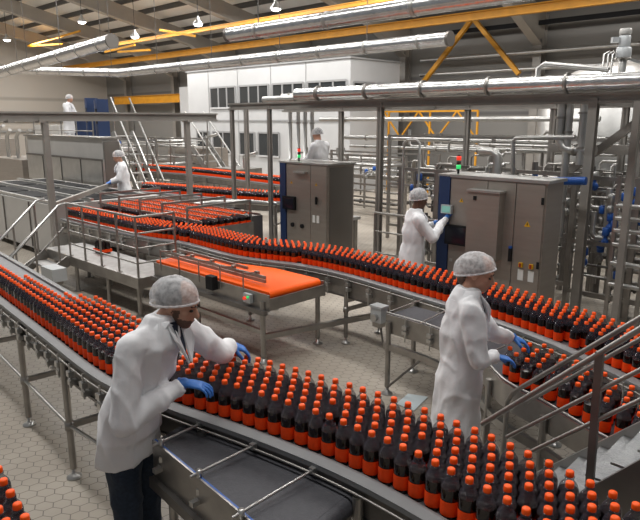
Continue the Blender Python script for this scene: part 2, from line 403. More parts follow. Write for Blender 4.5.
# suspended ducts
def duct(pts, r, label, seams=9):
    t = thing('ventilation_duct', label, 'duct', pts[0])
    mb = MB(); mb.tube(pts, r, 20); mb.build('duct_pipe', 'duct', t)
    Ls = length(pts)
    for e, f in ((0, 1), (-1, -2)):
        d = (pts[e] - pts[f]).normalized(); mb = MB(); mb.tube([pts[e] - d * .03, pts[e] + d * .02], r * 1.05, 20); mb.build('end_cap', 'cab_dk', t)
    for k in range(seams):
        p, d = at_s(pts, Ls * (k + .5) / seams)
        mb = MB(); mb.tube([p - d * .025, p + d * .025], r * 1.06, 20); mb.build('seam_band', 'steel_lt', t)
    for k in range(0, seams, 2):
        p, d = at_s(pts, Ls * (k + .5) / seams); V = UVof(p)[1]
        mb = MB(); mb.tube([p, Vector((p.x, p.y, roofz(V) - .1))], .008, 5); mb.build('hanger_rod', 'steel_dk', t)
    return t
p1 = onV(450, 36.5, 9); p0 = onV(128, 76, 9)
p1.z = p0.z = 3.88
pL = D(8, 70, 21.0)
duct([pL, p0 - UH * .5 + VH * .02, p0 + UH * .6, p1], .115, 'long foil duct with an elbow running across the hall to the crane brace', 14)
q0 = onV(229, 35, 6); q1 = B(3, 6, q0.z); duct([q0, q1], .10, 'short foil duct with a blunt end above the white office', 8)
duct([D(-8, 75, 21), D(112, 41, 16.0)], .17, 'foil duct slanting over the beige wall at upper left', 7)
# high bay lamps: glowing meshes without light objects of their own
def lamp(p, label, vis=True):
    t = thing('high_bay_lamp', label, 'lamp', p, 'high bay lamps under the roof')
    mb = MB(); mb.lathe([(.04, .30), (.06, .2), (.2, .02), (.21, 0)], p, 14, capb=False); mb.build('lamp_shade', 'steel_lt', t)
    mb = MB(); mb.lathe([(.06, -.07), (.13, -.05), (.165, .0), (.165, .02)], p, 14); mb.build('lamp_glass', 'lamp', t)
    mb = MB(); mb.tube([p + ZH * .3, Vector((p.x, p.y, roofz(UVof(p)[1]) - .1))], .012, 5); mb.build('lamp_cord', 'black', t)
for (u, v, V), lb in zip(((82, 22, 13), (7, 40, 13), (135, 37, 15), (198, 24.5, 15), (276, 9, 15), (129, 50, 19)),
                     ('bright high bay lamp over the upper worker', 'leftmost small high bay lamp above the beige wall', 'high bay lamp above the end of the slanting duct',
                      'high bay lamp above the white office corner', 'high bay lamp above the short duct', 'far small high bay lamp near the hall corner')):
    lamp(onV(u, v, V), lb)
def area(p, sx, sy, power, col=(1, .985, .96), tgt=None):
    l = bpy.data.lights.new('hall_light', 'AREA'); l.shape = 'RECTANGLE'; l.size = sx; l.size_y = sy; l.energy = power; l.color = col
    o = bpy.data.objects.new('hall_light', l); COL.objects.link(o); o.location = p
    o.rotation_euler = (0, 0, -TH) if tgt is None else (Vector(tgt) - Vector(p)).to_track_quat('-Z', 'Y').to_euler()
for U in (-1.5, -7.4, -13.2, -19.0, -24.7, -30.3, -36):  # added area lights on an even grid under the roof, apart from the lamps
    for V in (1.5, 8.5, 15.5):
        area(B(U, V, roofz(V) - 1.0), 4.4, 1.1, LIGHT_POWER := 290)

# ------------------------------------------------------------------ white office box on the far side
of = thing('office_box', 'white two storey office box with dark window bands', 'office', B(-20, 17.3))
U0, U1, V0, V1, ZT = -25.3, -15.2, 17.3, 20.2, 4.75
mb = MB(); mb.bb(U0, U1, V0, V1, 0, ZT); mb.build('wall', 'white', of)
mb = MB(); mb.bb(U0 - .05, U1 + .05, V0 - .05, V1, ZT, ZT + .06); mb.build('roof_edge', 'win_frame', of)
mb = MB(); mb.bb(U0, U1, V0 - .03, V0, 2.55, 2.62); mb.build('floor_band', 'win_frame', of)
def uofx(px, V=17.3): return UVof(onV(px, 100, V))[0]
def window(face, a, b, z0, z1, n, parent):
    if face == 'V': fr = lambda x0, x1, y0, y1, d0, d1: MB().bb(x0, x1, V0 - d1, V0 - d0, y0, y1)
    else: fr = lambda x0, x1, y0, y1, d0, d1: MB().bb(U1 + d0, U1 + d1, x0, x1, y0, y1)
    w = fr(a, b, z0, z1, .0, .02).build('window', 'glass', parent)
    for k in range(n + 1):
        x = a + (b - a) * k / n; fr(x - .035, x + .035, z0, z1, .02, .05).build('mullion', 'win_frame', w)
    fr(a, b, z1 - .04, z1 + .03, .02, .05).build('window_head', 'win_frame', w); fr(a, b, z0 - .05, z0 + .02, .02, .06).build('window_sill', 'white', w)
for x0, x1 in ((211, 236), (240, 269), (273, 304), (308, 347)): window('V', uofx(x0), uofx(x1), 3.14, 4.02, 3, of)
for x0, x1 in ((196, 208), (212, 233), (239, 254), (258, 279)): window('V', uofx(x0), uofx(x1), 1.15, 2.1, 2, of)
for k in range(2): window('U', 17.45 + k * 1.35, 18.65 + k * 1.35, 3.3, 3.95, 2, of)
for x in (209, 238, 271, 306):
    mb = MB(); u = uofx(x); mb.bb(u - .02, u + .02, V0 - .012, V0, 0, ZT); mb.build('panel_joint', 'win_frame', of)
mb = MB(); mb.bb(-30.5, -25.5, 20.3, 20.5, 0, 4.4); tag(mb.build('partition_panel', 'white'), 'tall white partition beside the office box', 'partition')

# ------------------------------------------------------------------ pipe rack on the right, gantry on the left
RV = 8.1
rk = thing('pipe_rack', 'long grey steel pipe rack on columns crossing the right half', 'pipe rack', B(-5, RV))
UL = UVof(onV(230, 103, RV))[0]; BZ = 2.87
mb = MB(); ibeam(mb, B(UL, RV, BZ), B(1.2, RV, BZ), .12, .10); mb.bb(UL, 1.2, RV - .02, RV + .02, BZ - .05, BZ + .05); mb.build('beam', 'frame', rk)
mb = MB(); ibeam(mb, B(UL, RV + 1.5, BZ), B(1.2, RV + 1.5, BZ), .14, .16); mb.build('beam', 'frame', rk)
def post(px, V, w, parent, z1=BZ, z0=0):
    u = UVof(onV(px, 150, V))[0]
    mb = MB(); mb.bb(u - w / 2, u + w / 2, V - w / 2, V - w / 2 + .015, z0, z1); mb.bb(u - w / 2, u + w / 2, V + w / 2 - .015, V + w / 2, z0, z1); mb.bb(u - .012, u + .012, V - w / 2, V + w / 2, z0, z1)
    mb.bb(u - w * .8, u + w * .8, V - w * .8, V + w * .8, z0, z0 + .02); mb.build('column', 'frame', parent); return u
cu = [post(px, RV, .07, rk) for px in (233, 270)] + [post(380, RV, .09, rk)] + [post(590, RV, .105, rk)]
cb = [post(px, RV + 1.5, .085, rk) for px in (247, 341, 466, 551, 622)]
for u in cu[2:]:
    mb = MB(); mb.bar(B(u, RV, BZ - .02), B(u, RV + 1.5, BZ - .02), .12, .14); mb.build('cross_beam', 'frame', rk)
for (a, b, z) in ((551, 640, 2.2), (545, 650, 1.75)):
    mb = MB(); mb.bar(onV(a, 150, RV + 1.1) * 1, onV(b, 150, RV + 1.1) * 1, .1); 
    p = onV(a, 150, RV + 1.1); q = onV(b, 150, RV + 1.1); p.z = q.z = z
    mb = MB(); mb.bar(p, q, .11, .13); mb.build('cross_beam', 'frame', rk)
p = onV(560, 178, RV + .6); q = onV(640, 120, RV + .6); mb = MB(); mb.bar(p, q, .07, .1); mb.build('brace', 'frame', rk)
# second rack column in front at the right edge
rk2 = thing('steel_column', 'plain steel column right of the tall rack column', 'column', B(-.3, 7.0))
u = UVof(onV(628, 200, 7.2))[0]; mb = MB(); mb.bb(u - .035, u + .035, 7.16, 7.24, 0, 2.8); mb.build('shaft', 'frame', rk2); mb = MB(); mb.bb(u - .11, u + .11, 7.09, 7.31, 0, .02); mb.build('base_plate', 'frame', rk2)
u = UVof(onV(604, 200, 7.5))[0]
rk3 = thing('steel_column', 'slim steel column close behind the tall rack column', 'column', B(u, 7.6))
mb = MB(); mb.bb(u - .035, u + .035, 8.52, 8.59, 0, 2.75); mb.build('shaft', 'frame', rk3); mb = MB(); mb.bb(u - .1, u + .1, 8.45, 8.65, 0, .02); mb.build('base_plate', 'frame', rk3)
# product pipes carried by the rack
def pipe(pts, r, label, m='steel_lt', name='pipe', flanges=0, cat='pipe'):
    t = thing(name, label, cat, pts[0])
    mb = MB(); mb.tube(pts, r, 14); mb.build('tube', m, t)
    Ls = length([Vector(q) for q in pts])
    for k in range(flanges):
        p, d = at_s([Vector(q) for q in pts], Ls * (k + .5) / flanges)
        mb = MB(); mb.tube([p - d * .015, p + d * .015], r * 1.3, 14); mb.build('flange', 'steel', t)
    return t
pz = BZ + .07
pipe([B(-8.2, RV - .2, pz + .11), B(1.5, RV - .2, pz + .11)], .10, 'thick shiny pipe lying along the front of the pipe rack', 'duct', flanges=9)
pipe([B(-9.5, RV + .15, pz + .06), B(1.5, RV + .15, pz + .06)], .055, 'medium pipe on the rack behind the thick shiny pipe', flanges=6)
pipe([B(-5.2, RV + .45, pz + .05), B(1.5, RV + .45, pz + .05)], .045, 'thin pipe on the rack, third from the front', flanges=5)
pipe([B(-6.8, RV + 1.9, pz + .25), B(1.5, RV + 1.9, pz + .25)], .05, 'raised thin pipe at the back of the pipe rack', flanges=5)
a = onV(537, 86, RV); pipe([a + ZH * -.1, a + ZH * .22, a + UH * .08 + ZH * .27, a + UH * .9 + ZH * .16], .035, 'bent pipe rising over the rack in a short loop')
a = onV(497, 97, RV); 
for i, (x, r) in enumerate(((563, .06), (571, .05), (586, .06))):
    a = onV(x, 98, RV + .35); a.z = BZ + .05; e = a - ZH * .62
    pts = [a, a - ZH * .55] + [a - ZH * (.55 + .16 * math.sin(t)) + UH * (.16 - .16 * math.cos(t)) for t in (.4, .8, 1.2, 1.57)] + [a - ZH * .71 + UH * .5]
    if i == 1: pts = [a, a - ZH * 1.9]
    if i == 2: pts = [a, a - ZH * .9]
    pipe(pts, r, ['bright pipe dropping off the rack into a bend', 'straight bright drop pipe left of the tall column', 'short bright drop pipe against the tall column'][i], flanges=2)

for x, dx, lab in ((290, -14, 'leftmost of the four upright pipes beside the worker above the cabinet'), (298, 6, 'second upright pipe from the left beside the worker above the cabinet'), (305, 10, 'third upright pipe from the left beside the worker above the cabinet'), (312, 14, 'upright pipe nearest the worker above the cabinet')):
    a = onV(x, 102, 10.0); b = onV(x, 158, 10.0); pipe([a + ZH * .08 + UH * .35, a + ZH * .08 + UH * .06, a, Vector((a.x, a.y, b.z)), b - ZH * .08 - VH * .1, Vector((b.x, b.y, .05)) - VH * .1], .045, lab, flanges=2)
GU = -10.36
gt = thing('gantry', 'slim grey steel gantry frame over the left platform', 'gantry', B(GU, 4.1))
g0 = UVof(onU(-15, 117, GU))[1]; g1 = UVof(onU(216, 117, GU))[1]
mb = MB(); ibeam(mb, B(GU, g0, 2.66), B(GU, g1, 2.66), .12, .12); mb.build('beam', 'frame', gt)
def gpost(px, z1=2.62, w=.09):
    v = UVof(onU(px, 150, GU))[1]
    mb = MB(); mb.bb(GU - w / 2, GU + w / 2, v - w / 2, v + w / 2, 0, z1); mb.build('post', 'frame', gt)
    mb = MB(); mb.bb(GU - w, GU + w, v - w, v + w, 0, .02); mb.build('base_plate', 'frame', gt); return v
va = gpost(47); vb = gpost(188)
mb = MB(); sp_ = onU(52, 206, GU - .08); sq_ = G(112, 184, sp_.z); mb.bar(sp_, sq_, .06, .09); mb.build('side_rail', 'frame', gt)
mb = MB(); mb.bar(B(GU, va, 2.66), B(GU - 7, va, 2.66), .1, .12); mb.build('beam', 'frame', gt)
for px in (9, 40, 187):
    p = onU(px, 121, GU); mb = MB(); mb.box(p, .2, .1, .05, UH, VH, ZH); mb.build('hanger_plate', 'frame', gt)

# ================================================================== CONVEYORS
ZA, ZB = .97, .82            # belt heights of the near and the far line
def conveyor(name, label, path, w, z, legs, belt='belt_mesh', brackets=.25, low_rail=True, far_rail=True, rail_h=.022, tall=.17, tie=None, near_rail=True, side='steel', bracket_to=99):
    t = thing(name, label, 'conveyor', Vector((path[0].x, path[0].y, 0)))
    mb = MB(); mb.sweep(path, [(0, z - .03), (w, z - .03), (w, z), (0, z)]); mb.build('belt', belt, t)
    def rail(n0, s):
        if s < 0: prof = [(n0 - .012, z + rail_h), (n0 - .062, z + rail_h * .35), (n0 - .062, z - .02), (n0 - .05, z - .02), (n0 - .05, z + rail_h * .2), (n0 - .004, z + rail_h * .8), (n0 - .004, z - .03), (n0, z - .03), (n0, z + rail_h)][::-1]
        else: prof = [(n0, z - .03), (n0, z + rail_h), (n0 + .012, z + rail_h), (n0 + .062, z + rail_h * .35), (n0 + .062, z - .02), (n0 + .05, z - .02), (n0 + .05, z + rail_h * .2), (n0 + .012, z + rail_h * .8), (n0 + .012, z - .03)][::-1]
        mb = MB(); mb.sweep(path, prof); mb.build('guide_rail', 'rail', t)
    if near_rail: rail(-.004, -1)
    if far_rail: rail(w + .004, 1)
    for n0 in (-.045, w + .04):
        mb = MB(); mb.sweep(path, [(n0, z - tall), (n0 + .008, z - tall), (n0 + .008, z - .035), (n0, z - .035)]); mb.build('side_frame', side, t)
        mb = MB(); mb.sweep(path, [(n0 - .012, z - tall - .02), (n0 + .02, z - tall - .02), (n0 + .02, z - tall), (n0 - .012, z - tall)]); mb.build('frame_flange', 'steel_dk', t)
    mb = MB(); mb.tube(offset(path, -.085), .007, 6, cap=True)
    tb = mb; tb.v = [v + ZH * (z - .035) for v in tb.v]; tb.build('outer_rod', 'steel', t)
    Ls = length(path); k = 0
    s = .1
    while brackets and s < min(Ls, bracket_to) and k < 75:
        p, d = at_s(path, s); n = Vector((-d.y, d.x, 0)); c = p - n * .085
        mb = MB(); mb.tube([c + ZH * (z - .01), c + ZH * (z - tall - .02)], .008, 6); mb.box(c + ZH * (z - .085), .05, .04, .04, d, n, ZH); mb.box(c + ZH * (z - .15) + n * .02, .045, .07, .035, d, n, ZH)
        mb.tube([c - d * .03 + ZH * (z - .13), c + d * .03 + ZH * (z - .13)], .010, 6)
        mb.build('rail_bracket', 'steel_lt', t); s += brackets; k += 1
    ends = []
    for s in legs:
        p, d = at_s(path, s); n = Vector((-d.y, d.x, 0)); pr = []
        for n0 in (-.07, w + .065):
            c = p + n * n0
            mb = MB(); mb.tube([c + ZH * .075, c + ZH * (z - .05)], .026, 10); mb.lathe([(.034, -.03), (.034, .03)], c + ZH * .42, 10); lg = mb.build('leg', 'steel', t)
            mb = MB(); mb.lathe([(.055, 0), (.055, .012), (.022, .03), (.013, .035), (.013, .09)], c, 14); mb.build('foot', 'steel_lt', lg)
            pr.append(c)
        mb = MB(); mb.bar(pr[0] + ZH * .42, pr[1] + ZH * .42, .04); mb.build('cross_bar', 'steel', t)
        mb = MB(); mb.bar(pr[0] + ZH * (z - tall - .045), pr[1] + ZH * (z - tall - .045), .05); mb.build('cross_bar', 'steel', t)
        ends.append(pr)
    if low_rail and len(ends) > 1:
        mb = MB(); mb.tube([e[0] + ZH * .42 for e in ends], .014, 8); mb.build('lower_rail', 'steel_lt', t)
    return t
# near line
LA = smooth_path([G(u, v, ZA) * 1 for u, v in [(-75, 240), (-40, 266), (0, 297), (50, 335), (110, 379), (172, 404), (245, 429), (320, 458), (380, 486), (440, 519), (500, 556), (580, 610)]])
for p in LA: p.z = 0
wA = .50
def s_of(path, q):
    best = (9e9, 0); acc = 0
    for a, b in zip(path, path[1:]):
        l = (b - a).length; tt = max(0, min(1, (q - a).dot(b - a) / l / l)); d = (a + (b - a) * tt - q).length
        if d < best[0]: best = (d, acc + tt * l)
        acc += l
    return best[1]
def flat(p): return Vector((p.x, p.y, 0))
legsA = [s_of(LA, flat(D(x, 300, Y))) for x, Y in ((20, 5.0), (66, 4.2))]
sman = s_of(LA, Vector((-.86, 3.3, 0)))
legsA = [max(.1, legsA[0] - 1.2)] + legsA + [sman + .25, sman + 1.3]
cA = conveyor('bottle_conveyor', 'near bottle conveyor crossing the picture from upper left to lower right', LA, wA, ZA, legsA, brackets=.24, side='steel_dk', bracket_to=sman)
# empty side lane before it
zS = .895
SN = smooth_path([flat(G(u, v, zS)) for u, v in [(157, 440),  (200, 475.5), (242, 510), (284, 546)]])
SF = smooth_path([flat(G(u, v, zS)) for u, v in [(188, 421.5), (199, 427.5), (252, 452), (311, 474), (351, 492)]])
def evenly(path, n): L_ = length(path); return [at_s(path, L_ * i / (n - 1))[0] for i in range(n)]
SN, SF = evenly(SN, 20), evenly(SF, 20); SD = SN
sl = thing('side_conveyor', 'empty dark belt lane along the near side of the front conveyor', 'conveyor', SD[0])
mb = MB(); vs = []
for p, q in zip(SN, SF): vs += [p + ZH * (zS - .05), q + ZH * (zS - .05), q + ZH * zS, p + ZH * zS]
mb.add(vs, [(i * 4 + j, i * 4 + 4 + j, i * 4 + 4 + (j + 1) % 4, i * 4 + (j + 1) % 4) for i in range(19) for j in range(4)] + [(0, 1, 2, 3), (79, 78, 77, 76)]); mb.build('belt', 'belt', sl)
pe = SN[-1]; ne = (SF[-1] - SN[-1]).normalized(); wS = (SF[-1] - SN[-1]).length; de = Vector((ne.y, -ne.x, 0))
mb = MB(); mb.tube([pe + ZH * (zS - .05), pe + ne * wS + ZH * (zS - .05)], .05, 14); mb.build('end_roller', 'belt', sl)
mb = MB(); mb.sweep(SD, [(-.028, zS - .2), (-.018, zS - .2), (-.018, zS + .012), (-.028, zS + .012)]); mb.build('side_frame', 'steel', sl)
mb = MB(); mb.sweep(SD, [(-.018, zS - .02), (-.006, zS - .02), (-.006, zS + .009), (-.018, zS + .009)]); mb.build('edge_strip', 'blue_v', sl)
mb = MB(); mb.sweep(SD, [(-.06, zS - .26), (-.0, zS - .26), (-.0, zS - .2), (-.06, zS - .2)]); mb.build('lower_beam', 'steel_dk', sl)
mb = MB(); mb.sweep(SF, [(.0, zS - .2), (.01, zS - .2), (.01, zS - .02), (.0, zS - .02)]); mb.build('side_frame', 'steel_dk', sl)
for (a, b) in (((153, 446), (200, 424)), ((190, 477), (253, 446)), ((232, 518), (313, 470))):
    p = G(*a, zS + .03); q = G(*b, zS + .05)
    mb = MB(); mb.tube([p, q], .0075, 8); r_ = mb.build('tie_rod', 'steel_lt', sl)
    d = (q - p).normalized(); c = p + d * .05
    mb = MB(); mb.lathe([(.016, -.02), (.016, .015)], c, 10); mb.tube([c - ZH * .01, c - ZH * .2], .008, 6); mb.box(c - ZH * .1, .03, .03, .03); mb.box(c - ZH * .15 - VH * .02, .03, .07, .025, UH, VH, ZH); mb.tube([c - ZH * .15 - UH * .04, c - ZH * .15 + UH * .04], .01, 6); mb.build('rod_clamp', 'steel_lt', r_)
    mb = MB(); mb.box(q, .03, .03, .03, UH, VH, ZH); mb.build('rod_clamp', 'steel_lt', r_)
for s in (.15, .8, 1.15):
    p, d = at_s(SD, s)
    c = p + Vector((-d.y, d.x, 0)) * .0; mb = MB(); mb.tube([c + ZH * .07, c + ZH * (zS - .2)], .024, 10); lg = mb.build('leg', 'steel', sl); mb = MB(); mb.lathe([(.055, 0), (.055, .012), (.02, .03), (.013, .09)], c, 12); mb.build('foot', 'steel_lt', lg)
p = pe
mb = MB(); mb.box(p + ne * .15 + de * .16 + ZH * (zS - .12), .16, .2, .14, de, ne, ZH); mb.build('drive_motor', 'steel_dk', sl)
mb = MB(); mb.box(p + ne * .2 + de * .12 + ZH * (zS - .035), .05, .03, .012, de, ne, ZH); mb.build('warning_tag', 'warn', sl)
# far line
LB = smooth_path([B(-11.3, 4.88), B(-10.2, 4.88)] + [flat(G(u, v, ZB)) for u, v in [(150, 238), (185, 243), (240, 257), (300, 265), (340, 273), (380, 284), (420, 296), (450, 305), (500, 322), (560, 345), (600, 364), (640, 383), (720, 425)]])
wB = .43
legsB = [s_of(LB, flat(D(x, 300, Y))) for x, Y in ((190, 9.0), (250, 7.9), (354, 7.1), (420, 6.2), (560, 4.6))]
cB = conveyor('bottle_conveyor', 'curved far bottle conveyor passing between the cabinets and the woman', LB, wB, ZB, legsB, brackets=.35, low_rail=False, tall=.24)
# side lane the woman works at
SL = smooth_path([flat(G(u, v, .79)) for u, v in [(388, 314), (440, 330), (478, 352), (505, 381), (545, 403), (590, 430), (640, 456), (700, 492)]])
wL = .36
sl2 = thing('side_conveyor', 'dark side belt lane in front of the hairnetted woman', 'conveyor', SL[0])
zL = .785
far2 = []
mb = MB()
for p, n in zip(SL, normals(SL)):
    # the lane ends where the far line begins
    s = s_of(LB, p); q, d = at_s(LB, s); gap = (q - p).length - .075
    far2.append(max(.12, min(.40, gap)))
vs = []
for (p, n, g) in zip(SL, normals(SL), far2): vs += [p + ZH * (zL - .04), p + n * g + ZH * (zL - .04), p + n * g + ZH * zL, p + ZH * zL]
k = len(SL); mb.add(vs, [(i * 4 + j, i * 4 + 4 + j, i * 4 + 4 + (j + 1) % 4, i * 4 + (j + 1) % 4) for i in range(k - 1) for j in range(4)] + [(0, 1, 2, 3), (4 * k - 1, 4 * k - 2, 4 * k - 3, 4 * k - 4)])
mb.build('belt', 'belt', sl2)
mb = MB(); mb.sweep(SL, [(-.03, zL - .17), (-.018, zL - .17), (-.018, zL + .012), (-.03, zL + .012)]); mb.build('side_frame', 'steel', sl2)
mb = MB(); mb.sweep(SL, [(-.06, zL - .33), (-.02, zL - .33), (-.02, zL - .27), (-.06, zL - .27)]); mb.build('lower_beam', 'steel', sl2)
mb = MB(); mb.tube([p + ZH * (zL + .03) for p in offset(SL, -.02)], .007, 6); mb.build('outer_rod', 'steel_lt', sl2)
for (a, b) in (((391, 311), (427, 298)), ((421, 323), (455, 306)), ((505, 346), (478, 357))):
    mb = MB(); mb.tube([G(*a, zL + .03), G(*b, zL + .04)], .007, 6); mb.build('tie_rod', 'steel_lt', sl2)
for s in (.05, .95, 1.6, 2.2):
    p, d = at_s(SL, s); n = Vector((-d.y, d.x, 0)); c = p - n * .045
    mb = MB(); mb.tube([c + ZH * .075, c + ZH * (zL - .05)], .026, 10); lg = mb.build('leg', 'steel', sl2); mb = MB(); mb.lathe([(.055, 0), (.055, .012), (.02, .03), (.013, .09)], c, 12); mb.build('foot', 'steel_lt', lg)
for s in (.25, .55, .8):
    p, d = at_s(SL, s); n = Vector((-d.y, d.x, 0)); c = p - n * .05
    mb = MB(); mb.tube([c + ZH * (zL + .03), c + ZH * (zL - .2)], .008, 6); mb.box(c + ZH * (zL - .06), .05, .04, .03, d, n, ZH); mb.box(c + ZH * (zL - .11), .05, .04, .03, d, n, ZH); mb.build('rail_bracket', 'steel_lt', sl2)
p, d = at_s(SL, .05); n = Vector((-d.y, d.x, 0))
mb = MB(); mb.tube([p + ZH * .45 + d * .38 - n * .045, p + ZH * .08 + d * .02 - n * .06], .012, 6); mb.build('diagonal_brace', 'steel_dk', sl2)
jb = thing('junction_box', 'pale grey motor box on the end of the side belt lane', 'junction box', G(379, 326, .6))
c = G(379, 314, .77); mb = MB(); mb.box(c, .13, .10, .15, UH, VH, ZH); mb.build('housing', 'box_grey', jb)
mb = MB(); mb.box(c + ZH * .08, .145, .115, .02, UH, VH, ZH); mb.build('lid', 'box_grey', jb)
mb = MB(); mb.tube([c - VH * .05 - ZH * .02, c - VH * .09 - ZH * .02], .035, 12); mb.build('hub', 'steel_lt', jb)
mb = MB(); mb.tube([c - ZH * .07 + UH * .02, c - ZH * .16 + UH * .03, c - ZH * .3 + UH * .06, c - ZH * .36 + UH * .13], .01, 6); mb.build('cable', 'steel_dk', jb)
mb = MB(); mb.box(c - ZH * .1, .1, .08, .05, UH, VH, ZH); mb.build('mount', 'steel', jb)
mx_ = thing('motor_box', 'pale grey motor box behind the upper left end of the near conveyor', 'motor', G(54, 283, .62))
c = G(54, 273, .72); mb = MB(); mb.box(c, .34, .18, .16, UH, VH, ZH); mb.build('housing', 'box_grey', mx_)
mb = MB(); mb.box(c - ZH * .11, .2, .12, .06, UH, VH, ZH); mb.build('mount', 'steel', mx_)
mb = MB(); mb.bar(c - ZH * .13, flat(c), .05, .05, up=UH); mb.build('leg', 'steel', mx_)
# orange belt table
zO = .80
ot = thing('orange_belt_conveyor', 'bright orange belt conveyor with guide rails before the curved bottle line', 'conveyor', flat(G(269, 292, zO)))
cnr = flat(G(267, 292, zO)); ou = UVof(cnr)
OL = [B(ou[0] - 2.2, ou[1]), B(ou[0], ou[1])]
wO = .80
op = [B(ou[0] - 2.2, ou[1]), B(ou[0], ou[1]), B(ou[0], ou[1] + wO), B(ou[0] - .75, ou[1] + wO), B(ou[0] - 1.4, ou[1] + .62), B(ou[0] - 2.2, ou[1] + .5)]
mb = MB(); n = len(op); mb.add([p + ZH * (zO - .04) for p in op] + [p + ZH * zO for p in op], [tuple(range(n))[::-1], tuple(range(n, 2 * n))] + [(i, (i + 1) % n, n + (i + 1) % n, n + i) for i in range(n)]); mb.build('belt', 'orange', ot)
mb = MB(); mb.tube([B(ou[0] + .0, ou[1] + .01, zO - .045), B(ou[0] + .0, ou[1] + wO - .01, zO - .045)], .044, 12); mb.build('end_roller', 'orange', ot)
for (v, m) in ((ou[1] - .03, 'steel'), (ou[1] + wO + .02, 'steel')):
    mb = MB(); mb.bb(ou[0] - (2.2 if v < ou[1] else .75), ou[0] + .07, v - .01, v + .01, zO - .2, zO - .02); mb.build('side_frame', m, ot)
mb = MB(); mb.bb(ou[0] + .06, ou[0] + .08, ou[1] - .04, ou[1] + wO + .03, zO - .19, zO - .06); mb.build('end_plate', 'steel', ot)
mb = MB(); mb.bb(ou[0] - 2.2, ou[0] + .05, ou[1] - .10, ou[1] - .04, zO - .24, zO - .19); mb.build('cable_channel', 'steel_dk', ot)
for i, (da, z2) in enumerate(((.14, .10), (.14, .055), (.30, .10))):
    mb = MB(); mb.bar(B(ou[0] - 2.2, ou[1] + da + (.03 if i == 2 else 0), zO + z2), B(ou[0] - .18 - .5 * (i == 2), ou[1] + da, zO + z2), .02, .035); mb.build('guide_rail', 'steel', ot)
for k in range(5):
    u = ou[0] - .35 - .42 * k
    mb = MB(); mb.tube([B(u, ou[1] - .05, zO + .16), B(u, ou[1] + .2, zO + .12)], .007, 6); mb.box(B(u, ou[1] + .16, zO + .12), .05, .04, .05, UH, VH, ZH); mb.tube([B(u, ou[1] - .04, zO - .1), B(u, ou[1] - .04, zO + .18)], .009, 6); mb.build('rail_bracket', 'steel', ot)
mb = MB(); mb.bb(ou[0] - .95, ou[0] - .82, ou[1] - .12, ou[1] - .04, zO - .12, zO + .04); mb.build('sensor_box', 'black', ot)
mb = MB(); mb.bb(ou[0] - .30, ou[0] - .18, ou[1] - .09, ou[1] - .045, zO - .15, zO - .05); sb = mb.build('switch_box', 'box_grey', ot)
mb = MB(); mb.tube([B(ou[0] - .26, ou[1] - .09, zO - .1), B(ou[0] - .26, ou[1] - .115, zO - .1)], .018, 10); mb.build('red_button', 'red', sb)
mb = MB(); mb.tube([B(ou[0] - .21, ou[1] - .09, zO - .08), B(ou[0] - .21, ou[1] - .11, zO - .08)], .014, 10); mb.build('green_button', 'green', sb)
for (u, v) in ((ou[0] - .02, ou[1] - .05), (ou[0] - .02, ou[1] + wO), (ou[0] - 1.3, ou[1]), (ou[0] - 2.05, ou[1])):
    c = B(u, v); mb = MB(); mb.tube([c + ZH * .07, c + ZH * (zO - .1)], .03, 10); lg = mb.build('leg', 'steel', ot); mb = MB(); mb.lathe([(.06, 0), (.06, .012), (.022, .03), (.013, .09)], c, 12); mb.build('foot', 'steel_lt', lg)
mb = MB(); mb.bar(B(ou[0] - .02, ou[1] - .05, .30), B(ou[0] + .45, ou[1] + wO + .9, .30), .05, .06); mb.build('lower_beam', 'steel', ot)
mb = MB(); mb.bar(B(ou[0] - 2.05, ou[1], .35), B(ou[0] - .02, ou[1] - .05, .35), .04, .05); mb.build('lower_beam', 'steel', ot)

# ================================================================== BOTTLES
RB, HB = .0415, .224
KZ = HB / .25
def bottle_parts(n):
    body = MB()
    body.lathe([(.030, 0), (RB - .003, .004), (RB - .001, .014), (RB - .002, .02), (RB - .002, .099), (RB, .105), (RB, .140), (RB - .001, .156)], n=n, capt=False, mi=0)
    body.lathe([(RB - .001, .156), (.001, .157)], n=n, capb=False, capt=False, mi=0)
    body.lathe([(RB - .001, .156), (RB - .003, .168), (.0345, .181), (.0265, .194), (.0185, .205), (.0150, .214), (.0145, .226)], n=n, capb=False, capt=False, mi=1)
    body.lathe([(.0150, .217), (.0205, .2185), (.0205, .2215), (.0150, .223)], n=n, capb=False, capt=False, mi=1)
    cap = MB(); cap.lathe([(.0162, .2235), (.0168, .2265), (.0164, .2455), (.0145, .2495), (.0, .250)], n=n, capt=False)
    lab = MB(); lab.lathe([(RB - .0006, .022), (RB - .0004, .03), (RB - .0004, .097), (RB - .0006, .098)], n=n, capb=False, capt=False)
    for q in (body, cap, lab): q.v = [Vector((v.x, v.y, v.z * KZ)) for v in q.v]
    return body, cap, lab
bd, cp, lb = bottle_parts(18)
ME_B = bd.mesh('bottle', ['cola', 'clear']); ME_C = cp.mesh('cap', 'cap'); ME_L = lb.mesh('label', 'label')
spots = []                       # (position, kind, row, arc length)
def rows(path, z, ks, s0, pitch, n0, dn, key, nmid=.2):
    mid = offset(path, nmid)             # all rows keep one rhythm, so the bottles stay nested
    for k in ks:
        for p, d, s in resample(mid, pitch, s0 + (pitch / 2 if k % 2 else 0)):
            n = Vector((-d.y, d.x, 0)); q = p + n * (n0 + dn * k - nmid)
            spots.append((Vector((q.x + R.uniform(-1, 1) * .002, q.y + R.uniform(-1, 1) * .002, z)), key, k, s))
LAl = length(LA)
s_join = s_of(LA, flat(G(66, 318, ZA)))
rows(LA, ZA, range(6), .1, .0905, .047, .0722, 'A')
spots = [q for q in spots if q[2] < 2 or q[3] > s_join + (-.9 if q[2] == 2 else .1 * (q[2] - 3))]
LBl = length(LB)
